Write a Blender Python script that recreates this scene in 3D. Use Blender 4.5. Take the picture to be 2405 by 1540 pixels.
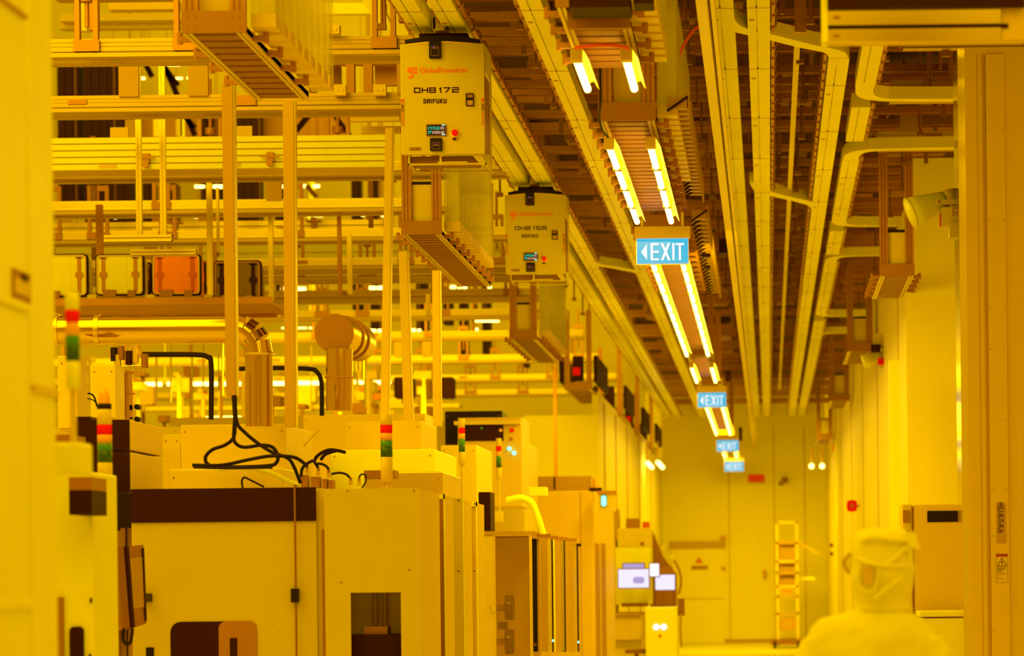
import bpy, math, random
from mathutils import Vector, Matrix
random.seed(7)
for _o in list(bpy.data.objects): bpy.data.objects.remove(_o)
scene = bpy.context.scene
COL = scene.collection
# ---------------------------------------------------------------- camera
F = 7000.0; VX, VY = 1808.0, 1355.0; TH = 0.011; EYE = 1.6
cam_data = bpy.data.cameras.new('camera')
cam = bpy.data.objects.new('camera', cam_data); COL.objects.link(cam)
cam_data.sensor_width = 36.0; cam_data.lens = 36.0*F/2405.0
cam_data.shift_x = (1202.5-VX)/2405.0; cam_data.shift_y = (VY-770.0)/2405.0
cam_data.clip_end = 300
cam.matrix_world = Matrix.Translation((0,0,EYE)) @ Matrix.Rotation(math.pi/2,4,'X') @ Matrix.Rotation(-TH,4,'Z')
cam_data.dof.use_dof = True; cam_data.dof.focus_distance = 20.5; cam_data.dof.aperture_fstop = 3.1
scene.camera = cam
# ---------------------------------------------------------------- light
scene.view_settings.view_transform = 'Standard'; scene.view_settings.look = 'None'
scene.view_settings.gamma = 1.0; scene.view_settings.exposure = 0.0
w = bpy.data.worlds.new('world'); scene.world = w; w.use_nodes = True
bg = w.node_tree.nodes['Background']; bg.inputs[0].default_value = (1.0,0.52,0.0,1); bg.inputs[1].default_value = 0.75
def area(name, loc, rot, sx, sy, power, col=(1.0,0.70,0.0), spread=180):
    l = bpy.data.lights.new(name,'AREA'); l.shape='RECTANGLE'; l.size=sx; l.size_y=sy; l.energy=power; l.color=col
    l.spread=math.radians(spread)
    o = bpy.data.objects.new(name,l); o.location=loc; o.rotation_euler=rot; COL.objects.link(o); return o
area('ceiling_light_bay_near', (-5.0,13.0,7.5), (math.radians(28),0,0), 6, 8, 130)
area('ceiling_light_aisle_near', (0.0,9.0,7.5), (math.radians(34),0,0), 5, 8, 240)
area('ceiling_light_aisle_one', (-0.9,30,4.25), (0,0,0), 0.3, 22, 420)
area('ceiling_light_aisle_two', (-0.9,56,4.25), (0,0,0), 0.3, 30, 360)
area('fill_light_bay_middle', (-8.5,17,8.5), (math.radians(45),0,0), 7, 5, 620)  # added fill, tilted forward to brighten the near bay beams
area('fill_light_bay_far', (-9.0,46,9.5), (math.radians(58),0,0), 12, 6, 1500)  # fill light below the bay ceiling, aimed to brighten the far bay wall
area('fill_light_bay_low', (-6.5,40,4.0), (math.radians(70),0,0), 8, 0.6, 200)  # added low fill under the rails, aimed at the far machines
area('fill_light_aisle_mid', (-0.7,26,4.1), (math.radians(58),0,0), 1.6, 0.5, 60)  # added fill for the tall machine front, standing in for tube glow
for _i,_y in enumerate((12.5,14.5,16.5)): area('duct_highlight_strip', (-5.0,_y,6.6), (math.radians(20),0,0), 7.0, 0.09, 55)  # unseen strips added to put bright lines on the polished ducts
area('fill_light_bay_high', (-9.5,52,12.5), (math.radians(100),0,0), 14, 1.5, 200, spread=80)  # added narrow-spread fill for the upper part of the bay wall
area('fill_light_aisle_end', (-0.5,59,4.3), (math.radians(70),0,0), 2.0, 0.6, 120, spread=75)  # added fill that lifts the brightness of the back wall
scene.cycles.use_denoising = True
scene.cycles.max_bounces = 6; scene.cycles.diffuse_bounces = 3; scene.cycles.glossy_bounces = 3
scene.cycles.transmission_bounces = 4; scene.cycles.transparent_max_bounces = 8
scene.cycles.caustics_reflective = False; scene.cycles.caustics_refractive = False
scene.cycles.sample_clamp_indirect = 4.0
# ---------------------------------------------------------------- photo point -> place (depth given, or height above the eye given)
CT, ST = math.cos(TH), math.sin(TH)
def uv(px, py):
    dx, dy = px-VX, py-VY
    return dx*CT-dy*ST, dx*ST+dy*CT
def U(px, py, Y):
    u, v = uv(px,py); return Vector((u*Y/F, Y, EYE-v*Y/F))
def H(px, py, h):
    u, v = uv(px,py); Y = -h*F/v; return Vector((u*Y/F, Y, EYE+h))
def XAT(px, py, X):
    u, v = uv(px,py); Y = X*F/u; return Vector((X, Y, EYE-v*Y/F))
def R(x0, y0, x1, y1, Y):
    "photo rectangle at depth Y -> X0, X1, Z0, Z1"
    a = U(x0,(y0+y1)/2,Y); b = U(x1,(y0+y1)/2,Y); c = U((x0+x1)/2,y1,Y); d = U((x0+x1)/2,y0,Y)
    return a.x, b.x, c.z, d.z
# ---------------------------------------------------------------- mesh builder
class MB:
    def __init__(s): s.v=[]; s.f=[]; s.sm=[]
    def add(s, vs, fs, smooth=False):
        n=len(s.v); s.v += [tuple(p) for p in vs]
        for f in fs: s.f.append([i+n for i in f]); s.sm.append(smooth)
        return s
    def box(s, x0,x1,y0,y1,z0,z1):
        if x0>x1: x0,x1=x1,x0
        if y0>y1: y0,y1=y1,y0
        if z0>z1: z0,z1=z1,z0
        return s.add([(x0,y0,z0),(x1,y0,z0),(x1,y1,z0),(x0,y1,z0),(x0,y0,z1),(x1,y0,z1),(x1,y1,z1),(x0,y1,z1)],
              [(0,3,2,1),(4,5,6,7),(0,1,5,4),(1,2,6,5),(2,3,7,6),(3,0,4,7)])
    def pb(s, x0,y0,x1,y1,Y0,Y1):
        "box whose front face fills a photo rectangle at depth Y0"
        a,b,c,d = R(x0,y0,x1,y1,Y0); return s.box(a,b,Y0,Y1,c,d)
    def bar(s, p, q, w, h=None):
        "square bar between two points"
        p=Vector(p); q=Vector(q); h=h or w; d=(q-p).normalized()
        up = Vector((0,1,0)) if abs(d.y)<0.9 else Vector((0,0,1))
        a=d.cross(up).normalized()*w/2; b=a.cross(d).normalized()*h/2
        vs=[p-a-b,p+a-b,p+a+b,p-a+b,q-a-b,q+a-b,q+a+b,q-a+b]
        return s.add(vs,[(0,3,2,1),(4,5,6,7),(0,1,5,4),(1,2,6,5),(2,3,7,6),(3,0,4,7)])
    def tube(s, pts, r, n=12, caps=True):
        pts=[Vector(p) for p in pts]; m=len(pts); rs = r if isinstance(r,(list,tuple)) else [r]*m
        base=len(s.v); ref=None
        for i,p in enumerate(pts):
            d=(pts[min(i+1,m-1)]-pts[max(i-1,0)]).normalized()
            if ref is None:
                ref = d.orthogonal().normalized()
            ref = (ref-d*ref.dot(d))
            ref = ref.normalized() if ref.length>1e-6 else d.orthogonal().normalized()
            b=d.cross(ref)
            for k in range(n):
                t=2*math.pi*k/n; s.v.append(tuple(p+(ref*math.cos(t)+b*math.sin(t))*rs[i]))
        for i in range(m-1):
            for k in range(n):
                a=base+i*n+k; c=base+i*n+(k+1)%n
                s.f.append([a,c,c+n,a+n]); s.sm.append(True)
        if caps:
            for i0,rev in ((base,True),(base+(m-1)*n,False)):
                q=len(s.v); s.v+=s.v[i0:i0+n]; f=list(range(q,q+n)); s.f.append(f[::-1] if rev else f); s.sm.append(False)
        return s
    def cyl(s, p, q, r, n=16, r2=None): return s.tube([p,q],[r, r if r2 is None else r2],n)
    def rrect(s, cx, cz, w, h, r, y0, y1, n=5):
        "rounded rectangle facing the aisle end, from y0 (front) to y1"
        pts=[]
        for (sx,sz,a0) in ((1,1,0),(-1,1,90),(-1,-1,180),(1,-1,270)):
            for k in range(n+1):
                a=math.radians(a0+90*k/n); pts.append((cx+sx*(w/2-r)+r*math.cos(a), cz+sz*(h/2-r)+r*math.sin(a)))
        m=len(pts); vs=[(x,y0,z) for x,z in pts]+[(x,y1,z) for x,z in pts]
        fs=[list(range(m)), list(range(2*m-1,m-1,-1))]+[[i,i+m,(i+1)%m+m,(i+1)%m] for i in range(m)]
        return s.add(vs,fs)
    def rframe(s, cx, cz, w, h, r, t, y0, y1, n=5):
        "rounded rectangular ring"
        def ring(w,h,r,y):
            o=[]
            for (sx,sz,a0) in ((1,1,0),(-1,1,90),(-1,-1,180),(1,-1,270)):
                for k in range(n+1):
                    a=math.radians(a0+90*k/n); o.append((cx+sx*(w/2-r)+r*math.cos(a), y, cz+sz*(h/2-r)+r*math.sin(a)))
            return o
        ri=max(r-t,0.002); vs=ring(w,h,r,y0)+ring(w-2*t,h-2*t,ri,y0)+ring(w,h,r,y1)+ring(w-2*t,h-2*t,ri,y1)
        m=4*(n+1); fs=[]
        for i in range(m):
            j=(i+1)%m
            fs += [[i,j,m+j,m+i],[2*m+i,3*m+i,3*m+j,2*m+j],[i,2*m+i,2*m+j,j],[m+i,m+j,3*m+j,3*m+i]]
        return s.add(vs,fs)
    def poly(s, pts, y0, y1):
        "polygon in X/Z pushed from y0 to y1"
        m=len(pts); vs=[(x,y0,z) for x,z in pts]+[(x,y1,z) for x,z in pts]
        return s.add(vs,[list(range(m)),list(range(2*m-1,m-1,-1))]+[[i,i+m,(i+1)%m+m,(i+1)%m] for i in range(m)])
    def loft(s, rings, smooth=True, caps=True):
        n=len(rings[0]); vs=[p for r in rings for p in r]; fs=[]
        for i in range(len(rings)-1):
            for k in range(n):
                fs.append([i*n+k,i*n+(k+1)%n,(i+1)*n+(k+1)%n,(i+1)*n+k])
        s.add(vs,fs,smooth)
        if caps:
            s.add([], [],False); b=len(s.v)-len(vs)
            s.f.append([b+k for k in range(n)][::-1]); s.sm.append(smooth)
            s.f.append([b+(len(rings)-1)*n+k for k in range(n)]); s.sm.append(smooth)
        return s
    def build(s, name, m, parent=None, loc=None, bevel=0.0, fix=False):
        if parent is not None: org=WL[parent.name]
        elif loc is not None: org=Vector(loc)
        else:
            xs=[p[0] for p in s.v]; ys=[p[1] for p in s.v]; zs=[p[2] for p in s.v]
            org=Vector(((min(xs)+max(xs))/2,(min(ys)+max(ys))/2,min(zs)))
        me=bpy.data.meshes.new(name)
        me.from_pydata([(p[0]-org.x,p[1]-org.y,p[2]-org.z) for p in s.v],[],s.f)
        me.polygons.foreach_set('use_smooth', s.sm)
        me.materials.append(m); me.update()
        o=bpy.data.objects.new(name,me); COL.objects.link(o); WL[o.name]=org
        if parent is not None: o.parent=parent
        else: o.location=org
        if bevel:
            b=o.modifiers.new('edge','BEVEL'); b.width=bevel; b.segments=2; b.limit_method='ANGLE'
        return o
WL={}
def tag(o, label=None, cat=None, group=None, kind=None):
    if label: o['label']=label
    if cat: o['category']=cat
    if group: o['group']=group
    if kind: o['kind']=kind
    return o
def thing(name, loc, label, cat, group=None):
    o=bpy.data.objects.new(name,None); o.empty_display_size=0.1; COL.objects.link(o); o.location=loc; WL[o.name]=Vector(loc)
    return tag(o,label,cat,group)
def dup(o, loc=None, label=None, parent=None):
    kids=[c for c in KIDS(o)]
    c=o.copy(); COL.objects.link(c)
    if parent is not None: c.parent=parent
    if loc is not None: c.location=loc
    if label: c['label']=label
    WL[c.name]=Vector(loc) if loc is not None else (WL[parent.name] if parent is not None else WL[o.name])
    for k in kids: dup(k, parent=c)
    return c
def KIDS(o): return [c for c in bpy.data.objects if c.parent is o]
def struct(name, mb, m): o=mb.build(name,m,loc=(0,0,0)); o['kind']='structure'; return o
def curve(pts, n=8):
    "smooth path through points"
    P=[Vector(p) for p in pts]; out=[]
    for i in range(len(P)-1):
        a=P[max(i-1,0)]; b=P[i]; c=P[i+1]; d=P[min(i+2,len(P)-1)]
        for k in range(n):
            t=k/n; out.append(0.5*((2*b)+(c-a)*t+(2*a-5*b+4*c-d)*t*t+(3*b-a-3*c+d)*t**3))
    out.append(P[-1]); return out
# ---------------------------------------------------------------- materials
def mat(name, col, rough=0.5, metal=0.0, var=0.06, scale=6.0, alpha=1.0, bump=0.0, emit=None, es=1.0, spec=0.5):
    m=bpy.data.materials.new(name); m.use_nodes=True; nt=m.node_tree; b=nt.nodes['Principled BSDF']
    b.inputs['Roughness'].default_value=rough; b.inputs['Metallic'].default_value=metal
    b.inputs['Specular IOR Level'].default_value=spec
    tc=nt.nodes.new('ShaderNodeTexCoord'); no=nt.nodes.new('ShaderNodeTexNoise'); no.inputs['Scale'].default_value=scale
    nt.links.new(tc.outputs['Object'],no.inputs['Vector'])
    rp=nt.nodes.new('ShaderNodeMapRange'); rp.inputs[3].default_value=1-var; rp.inputs[4].default_value=1+var
    nt.links.new(no.outputs['Fac'],rp.inputs[0])
    mx=nt.nodes.new('ShaderNodeVectorMath'); mx.operation='SCALE'; mx.inputs[0].default_value=col
    nt.links.new(rp.outputs[0],mx.inputs['Scale']); nt.links.new(mx.outputs[0],b.inputs['Base Color'])
    if bump:
        bp=nt.nodes.new('ShaderNodeBump'); bp.inputs['Strength'].default_value=bump; bp.inputs['Distance'].default_value=0.02
        nt.links.new(no.outputs['Fac'],bp.inputs['Height']); nt.links.new(bp.outputs[0],b.inputs['Normal'])
    if emit and es<=1.2: b.inputs['Specular IOR Level'].default_value=0.0
    if alpha<1: b.inputs['Alpha'].default_value=alpha
    if emit:
        b.inputs['Emission Color'].default_value=(*emit,1); b.inputs['Emission Strength'].default_value=es
    return m
M=dict(
 white=mat('white_paint',(0.86,0.83,0.05),0.42),
 track=mat('darker_aluminium',(0.50,0.32,0.05),0.4,0.3,scale=3),  # darker, browner aluminium tone for the nearest tracks and all running strips
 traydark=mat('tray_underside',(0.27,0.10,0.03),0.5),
 face=mat('machine_face_paint',(0.56,0.43,0.05),0.45,var=0.04),
 veh=mat('vehicle_paint',(0.57,0.44,0.04),0.35),
 shelfc=mat('carrier_shell',(0.85,0.82,0.05),0.3),
 cream=mat('cream_paint',(0.73,0.55,0.05),0.45),
 beige=mat('beige_paint',(0.72,0.50,0.05),0.5),
 tan=mat('tan_panel',(0.50,0.28,0.05),0.5),
 wall=mat('wall_panel',(0.84,0.72,0.05),0.6,var=0.03,scale=1.2),
 floor=mat('floor_vinyl',(0.82,0.78,0.06),0.35,var=0.04,scale=1.0),
 rail=mat('rail_aluminium',(0.9,0.82,0.06),0.38,0.1,scale=2),
 alu=mat('extruded_aluminium',(0.73,0.55,0.05),0.35,0.35,scale=3),
 bronze=mat('anodised_plate',(0.37,0.15,0.04),0.5,0.1),
 brown=mat('galvanised_steel',(0.45,0.19,0.05),0.45,0.2,var=0.15,scale=3),
 umber=mat('dull_steel',(0.26,0.1,0.05),0.6,0.1,var=0.2,scale=3),
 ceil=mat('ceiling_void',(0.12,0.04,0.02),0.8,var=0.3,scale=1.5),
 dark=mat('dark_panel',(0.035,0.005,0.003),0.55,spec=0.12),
 black=mat('black_plastic',(0.015,0.004,0.003),0.45,spec=0.2),
 rubber=mat('black_rubber',(0.015,0.004,0.003),0.6,spec=0.2),
 steel=mat('polished_steel',(0.86,0.72,0.06),0.12,1.0,var=0.03),
 brushed=mat('brushed_steel',(0.75,0.55,0.06),0.3,0.9,var=0.05),
 mirror=mat('mirror_steel',(0.66,0.42,0.04),0.09,1.0,var=0.02),
 pane=mat('door_pane',(0.45,0.25,0.05),0.1,alpha=0.3),
 acrylic=mat('clear_acrylic',(0.8,0.7,0.06),0.15,alpha=0.35),
 smoke=mat('tinted_acrylic',(0.55,0.33,0.06),0.12,alpha=0.55),
 glass=mat('window_glass',(0.35,0.2,0.06),0.05,alpha=0.5),
 red=mat('red_plastic',(0.85,0.015,0),0.35,emit=(0.8,0.0,0.0),es=0.0),
 amber=mat('amber_plastic',(0.9,0.42,0.06),0.3),
 green=mat('green_plastic',(0.06,0.28,0.05),0.35),
 dgreen=mat('dark_green_plastic',(0.025,0.09,0.03),0.35),
 orange=mat('orange_plastic',(0.95,0.22,0.05),0.4),
 dorange=mat('dark_orange_plastic',(0.6,0.07,0.01),0.4),
 smokef=mat('smoked_plastic',(0.16,0.06,0.03),0.3),
 ink=mat('ink',(0.035,0.004,0.003),0.6,spec=0.05),
 logo=mat('orange_ink',(0.85,0.12,0.03),0.5),
 redcable=mat('red_cable_jacket',(0.8,0.08,0.01),0.5),
 cloth=mat('coverall_fabric',(0.88,0.84,0.05),0.8,var=0.05,scale=5,bump=0.5),
 tube=mat('lamp_tube',(0.9,0.9,0.06),0.4,emit=(1.0,0.68,0.06),es=20.0),
 lamp=mat('lamp_glow',(0.9,0.9,0.06),0.4,emit=(1.0,0.8,0.16),es=6.0),
 signblue=mat('sign_blue',(0.02,0.02,0.02),0.4,emit=(0.03,0.50,0.74),es=1.0),
 signwhite=mat('sign_white',(0.02,0.02,0.02),0.4,emit=(0.95,0.93,1.0),es=1.0),
 signpale=mat('sign_edge',(0.02,0.02,0.02),0.4,emit=(0.5,0.6,0.8),es=0.9),
 signred=mat('sign_red',(0.02,0.02,0.02),0.4,emit=(0.55,0.02,0.0),es=1.0),
 screen=mat('screen_lilac',(0.02,0.02,0.02),0.3,emit=(0.82,0.78,1.0),es=1.1),
 screenw=mat('screen_white',(0.02,0.02,0.02),0.3,emit=(0.95,0.95,1.0),es=1.2),
 screenp=mat('screen_violet',(0.02,0.02,0.02),0.3,emit=(0.45,0.35,0.65),es=1.0),
 cyan=mat('indicator_cyan',(0.02,0.02,0.02),0.3,emit=(0.3,1.0,0.9),es=1.5),
 teal=mat('led_teal',(0.02,0.02,0.02),0.3,emit=(0.02,0.80,0.45),es=1.0),
 salmon=mat('led_salmon',(0.02,0.02,0.02),0.3,emit=(0.85,0.45,0.25),es=1.0),
 blueled=mat('led_blue',(0.02,0.02,0.02),0.3,emit=(0.1,0.05,1.0),es=1.5),
)
_fonts={}
def text(s, rect, m, parent, name='lettering', y=None, rot=0, depth=0.001, shear=0, bold=0.0):
    "words as a thin mesh filling X0,X1,Z0,Z1 at depth y (rot: quarter turns clockwise)"
    c=bpy.data.curves.new('t','FONT'); c.body=s; c.size=1; c.offset=bold; c.resolution_u=3; c.shear=shear
    o=bpy.data.objects.new('t',c); COL.objects.link(o)
    bpy.context.view_layer.update()
    me=bpy.data.meshes.new_from_object(o.evaluated_get(bpy.context.evaluated_depsgraph_get()))
    bpy.data.objects.remove(o)
    vs=[v.co.copy() for v in me.vertices]
    if rot: vs=[Vector((v.y,-v.x,0)) for v in vs]
    x0=min(v.x for v in vs); x1=max(v.x for v in vs); z0=min(v.y for v in vs); z1=max(v.y for v in vs)
    X0,X1,Z0,Z1=rect
    fs=[tuple(p.vertices) for p in me.polygons]
    mb=MB(); mb.add([(X0+(v.x-x0)/(x1-x0)*(X1-X0), y-depth, Z0+(v.y-z0)/(z1-z0)*(Z1-Z0)) for v in vs], fs)
    return mb.build(name,m,parent)

GL={'O':[(0,0,1,0),(1,0,1,1),(1,1,0,1),(0,1,0,0)],'H':[(0,0,0,1),(1,0,1,1),(0,.5,1,.5)],'8':[(0,0,1,0),(1,0,1,1),(1,1,0,1),(0,1,0,0),(0,.52,1,.52)],
'1':[(.7,0,.7,1),(.2,.8,.7,1)],'7':[(0,1,1,1),(1,1,.35,0)],'2':[(0,1,1,1),(1,1,1,.52),(1,.52,0,.52),(0,.52,0,0),(0,0,1,0)],'5':[(1,1,0,1),(0,1,0,.52),(0,.52,1,.52),(1,.52,1,0),(1,0,0,0)],
'6':[(1,1,0,1),(0,1,0,0),(0,0,1,0),(1,0,1,.52),(1,.52,0,.52)],'D':[(0,0,0,1),(0,1,.8,1),(.8,1,1,.8),(1,.8,1,.2),(1,.2,.8,0),(.8,0,0,0)],'A':[(0,0,0,.8),(0,.8,.2,1),(.2,1,1,1),(1,1,1,0),(0,.45,1,.45)],
'I':[(.5,0,.5,1)],'F':[(0,0,0,1),(0,1,1,1),(0,.52,.9,.52)],'U':[(0,1,0,0),(0,0,1,0),(1,0,1,1)],'K':[(0,0,0,1),(0,.5,1,1),(0,.5,1,0)]}
def strokes(word, rect, y, th, m, parent, name, gap=.28):
    "square block lettering out of straight strokes"
    X0,X1,Z0,Z1=rect; ws=[.45 if c in 'I1' else 1.0 for c in word]; tot=sum(ws)+gap*(len(word)-1); u=(X1-X0)/tot; x=X0
    mb=MB(); k=0
    for c,w_ in zip(word,ws):
        wx=u*w_-th
        for (a,b,c2,d) in GL[c]:
            p=Vector((x+th/2+a*wx,0,Z0+th*.4+b*(Z1-Z0-th*.8))); q=Vector((x+th/2+c2*wx,0,Z0+th*.4+d*(Z1-Z0-th*.8)))
            e=(q-p).normalized()*th*.5; n=Vector((-e.z,0,e.x))*.85; yy=y-.0001*(k%4); k+=1
            P_=[p-e-n,q+e-n,q+e+n,p-e+n]
            mb.add([(v.x,yy,v.z) for v in P_]+[(v.x,yy+.0015,v.z) for v in P_],[(0,1,2,3),(7,6,5,4),(0,4,5,1),(1,5,6,2),(2,6,7,3),(3,7,4,0)])
        x+=u*(w_+gap)
    return mb.build(name,m,parent)
# ================================================================ the room
HR = 3.82                                     # underside of the rails above the eye
ZR = EYE+HR
XR = 1.40
struct('floor', MB().box(-16,3.2,2,75,-0.1,0), M['floor'])
struct('wall_back', MB().box(-2.62,XR,73,73.15,0,6.6), M['wall'])
struct('wall_right', MB().box(XR,XR+0.1,30.1,73,0,EYE+3.72), M['wall'])
struct('wall_side', MB().box(XR,3.2,30,30.1,0,EYE+4.2), M['wall'])
struct('wall_left', MB().box(-2.72,-2.62,46.1,73.15,0,EYE+2.9), M['wall'])
a,b,c,d = R(1232,975,1408,1400,46)
struct('wall_partition', MB().box(a,-2.62,46,46.1,0,d), M['wall'])
struct('wall_bay', MB().box(-20,-2.72,66,66.15,0,16), M['wall'])
mb=MB()
for k in range(12): mb.box(-15+2.3*k,-14.35+2.3*k,-5.3,-5,0,7.5)
mb.box(-16,12,-5.3,-5,7.2,7.6)
struct('reflected_columns', mb, M['brown'])  # unseen columns added behind the camera to reflect as streaks in the ducts
struct('wall_bay_left', MB().box(-16.1,-16,28,66,0,16), M['wall'])
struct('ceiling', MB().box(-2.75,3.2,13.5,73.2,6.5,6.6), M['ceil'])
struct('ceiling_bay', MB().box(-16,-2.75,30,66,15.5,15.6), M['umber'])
mb=MB()
for y in (31.8,38,44,50,57,64): mb.box(XR-0.008,XR,y,y+0.03,0,EYE+3.72)
struct('trim_1', mb, M['tan'])
mb=MB()
for px in (1712,1818,1890): mb.pb(px,1000,px+2,1510,72.99,73)
mb.box(-2.6,XR,72.97,73,0,0.09)
struct('trim_2', mb, M['tan'])
mb=MB()
for y in (47.5,51,55,60,66): mb.box(-2.62,-2.605,y,y+0.12,0,4.4)
struct('trim_3', mb, M['tan'])
# ---------------------------------------------------------------- ceiling struts and ducts over the aisle
STR='steel struts crossing the ceiling above the rails'
mb=MB().box(-2.7,3.0,0,0.045,5.78,5.84).box(-2.7,3.0,0.045,0.05,5.77,5.85)
first=None; y=15.2; i=0
while y<72:
    if first is None:
        first=mb.build('ceiling_strut',M['brown'],loc=(0,0,0)); first.location=(0,y,0)
        tag(first,'thin steel strut running crosswise above the ceiling rails','strut',STR); o=first
    else:
        o=first.copy(); COL.objects.link(o); o.location=(0,y,random.uniform(-.05,.05))
    y += 0.62 if y<45 else 1.25
DU='rectangular ducts boxed in above the ceiling struts'
mats=[M['brown'],M['umber'],M['bronze'],M['brown'],M['umber']]
cells=[(-2.7,-2.36),(-2.0,-1.75),(-1.45,-1.12),(-1.1,-0.66),(-0.62,-0.42),(-0.22,-0.16),(0.03,0.24),(0.27,0.44),(0.62,0.68),(0.88,1.25),(1.3,1.9),(1.95,2.8)]
k=0
for (x0,x1) in cells:
    y=random.uniform(15,16)
    while y<60 and k<290:
        L=random.uniform(0.35,0.8)*(1 if y<30 else 1.8)
        if random.random()<0.8:
            z=random.uniform(5.88,6.25)
            m=MB().box(x0,x1,y,y+L,z,z+random.uniform(.06,.22))
            m.box(x0-0.012,x1+0.012,y-0.012,y+0.02,z-0.012,z+.10)
            if random.random()<.5: m.box((x0+x1)/2-.02,(x0+x1)/2+.02,y+L/2,y+L/2+.03,5.7,z)
            tag(m.build('ceiling_duct',random.choice(mats)),'squat metal duct above the rails with a flanged end','duct',DU); k+=1
        y+=L+random.uniform(0.15,0.6)*(1 if y<30 else 2)
# long dark gaps between the ducts: threaded rods hanging from the ceiling
RODS='threaded rods hanging from the ceiling'
rod=None
for x in (-2.68,-1.72,-1.15,-0.55,0.3,0.9,1.35):
    for y in [17+1.9*j for j in range(16)]:
        if rod is None:
            rod=MB().cyl((0,0,5.5),(0,0,6.5),0.011,8).box(-.03,.03,-.03,.03,5.48,5.52).build('hanger_rod',M['umber'],loc=(0,0,0)); tag(rod,'slim dark threaded rod hanging from the ceiling','rod',RODS); rod.location=(x,y,0)
        else:
            o=rod.copy(); COL.objects.link(o); o.location=(x+random.uniform(-.03,.03),y+random.uniform(-.4,.4),0)
# ---------------------------------------------------------------- rails
def hook_mesh():
    m=MB().tube(curve([(0,0,0.08),(0.03,0,0.075),(0.045,0,0.045),(0.035,0,0.01),(0.015,0,0.0)],4),0.009,6)
    m.box(-.01,.01,-.03,.03,0.05,0.13)
    m.box(0.0,.045,-.05,.05,.05,0.075)
    return m
def rail(px, py, y0, y1, label, side=1, name='overhead_rail', hooks=True, w=0.155):
    X=H(px,py,HR).x
    t=thing(name,(X,y0,ZR),label,'rail','long aisle rails under the ceiling')
    m=MB().box(X-w/2,X+w/2,y0,y1,ZR+0.015,ZR+0.12)
    m.box(X-w/2,X-w*.12,y0,y1,ZR,ZR+0.015).box(X-w*.06,X+w/2,y0,y1,ZR,ZR+0.015)
    m.build('beam',M['rail'],t)
    j=y0+1.2; 
    while j<min(y1-1,50):
        MB().box(X-w/2-.002,X+w/2+.002,j,j+.01,ZR-.002,ZR+.121).build('joint',M['brown'],t)
        MB().box(X-w*.42,X-w*.2,j+.4,j+.46,ZR-.002,ZR).build('marker',M['tan'],t)
        j+=2.4
    MB().box(X+side*(w/2+.01),X+side*(w/2+.035),y0,y1,ZR+.03,ZR+.06).build('power_rail',M['brown'],t)
    if hooks:
        base=None; y=max(y0,15.5)+.3
        while y<min(y1,38):
            if base is None:
                hm=hook_mesh(); hm.v=[(side*p[0]+X+side*w/2,p[1]+y,p[2]+ZR+.02) for p in hm.v]
                base=hm.build('cable_hook',M['brown'],t); yb=y
            else:
                o=base.copy(); COL.objects.link(o); o.parent=t; o.location=(0,y-yb,0)
            y+=0.42
    return X
X1L=rail(945,0,14,71,'beige rail above the white vehicles, outer one on the machine side',-1)
X1R=rail(1030,0,14,71,'beige rail above the white vehicles, the one toward the exit signs',1)
X2=rail(1241,0,14,71,'wide beige rail running between the white vehicles and the lit tube lamps',-1)
X3=rail(1694,0,14,71,'beige rail just beside the lit tube lamps on their wall side',-1)
X4=rail(1781,0,14,71,'upright-looking beige rail, second from the tube lamps toward the right wall',1)
X5=rail(1973,120,22.0,71,'slanting beige rail starting at the upper crosswise curve below the mirror box',-1)
X6=rail(2052,100,17,23.3,'short beige rail end coming out under the mirror box',1)
rail(2052,100,24.3,26.2,'short beige rail between the two curved branches near the loudspeaker',1)
rail(2052,100,27.4,32.2,'beige rail past the second curved branch near the loudspeaker',1)
rail(2052,100,33.0,35.4,'short beige rail past the third curved branch, level with the loudspeaker',1,hooks=False)
rail(2052,100,36.4,43.5,'beige rail past the fourth curved branch toward the back wall',1,hooks=False)
rail(2052,100,44.6,71,'far end of the rail nearest the right wall',1,hooks=False)
def swept(pts, w, h, z):
    P=[Vector((x,y,0)) for x,y in pts]; P=[Vector((p.x,p.y,0)) for p in curve(P,6)]; rings=[]
    for i,p in enumerate(P):
        d=(P[min(i+1,len(P)-1)]-P[max(i-1,0)]).normalized(); n=Vector((-d.y,d.x,0))*w/2
        rings.append([(p.x-n.x,p.y-n.y,z),(p.x+n.x,p.y+n.y,z),(p.x+n.x,p.y+n.y,z+h),(p.x-n.x,p.y-n.y,z+h)])
    return MB().loft(rings,False)
def branch(pts, label):
    t=thing('curved_rail',(pts[0][0],pts[0][1],ZR),label,'rail','curved branch rails')
    swept(pts,0.14,0.10,ZR+.005).build('beam',M['rail'],t)
    swept([(x+.02,y+.16) for x,y in pts],0.03,0.05,ZR+.03).build('power_rail',M['brown'],t)
branch([(X4-.05,28.9),(X4,29.5),(X4+.15,29.9),(X5-.2,30.35),(X5-.03,30.8),(X5,31.5)],'curved link rail bridging two rails level with the loudspeaker')
branch([(X3,20.0),(X3+.05,20.7),(X4+.1,21.15),(X5-.25,21.5),(X5-.03,21.8),(X5,22.4)],'upper curved link rail whose end turns down below the mirror box')
def side_branch(y, up, end, label):
    s=1 if up else -1
    branch([(X6,y-s*.9),(X6+.01,y-s*.35),(X6+.12,y-s*.08),(X6+.45,y),(end,y+s*.04)],label)
side_branch(24.0,True,2.6,'curved rail turning right, first of two near the top of the steel column')
side_branch(26.75,False,2.6,'curved rail turning right, second of two near the top of the steel column')
side_branch(32.6,True,2.6,'curved rail turning right behind the hanging rack, upper')
side_branch(35.6,False,2.6,'curved rail turning right behind the hanging rack, lower')
side_branch(43.9,True,2.6,'small far curved rail turning right toward the wall, nearer')
side_branch(46.9,False,2.6,'small far curved rail turning right toward the wall, farther')
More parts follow.
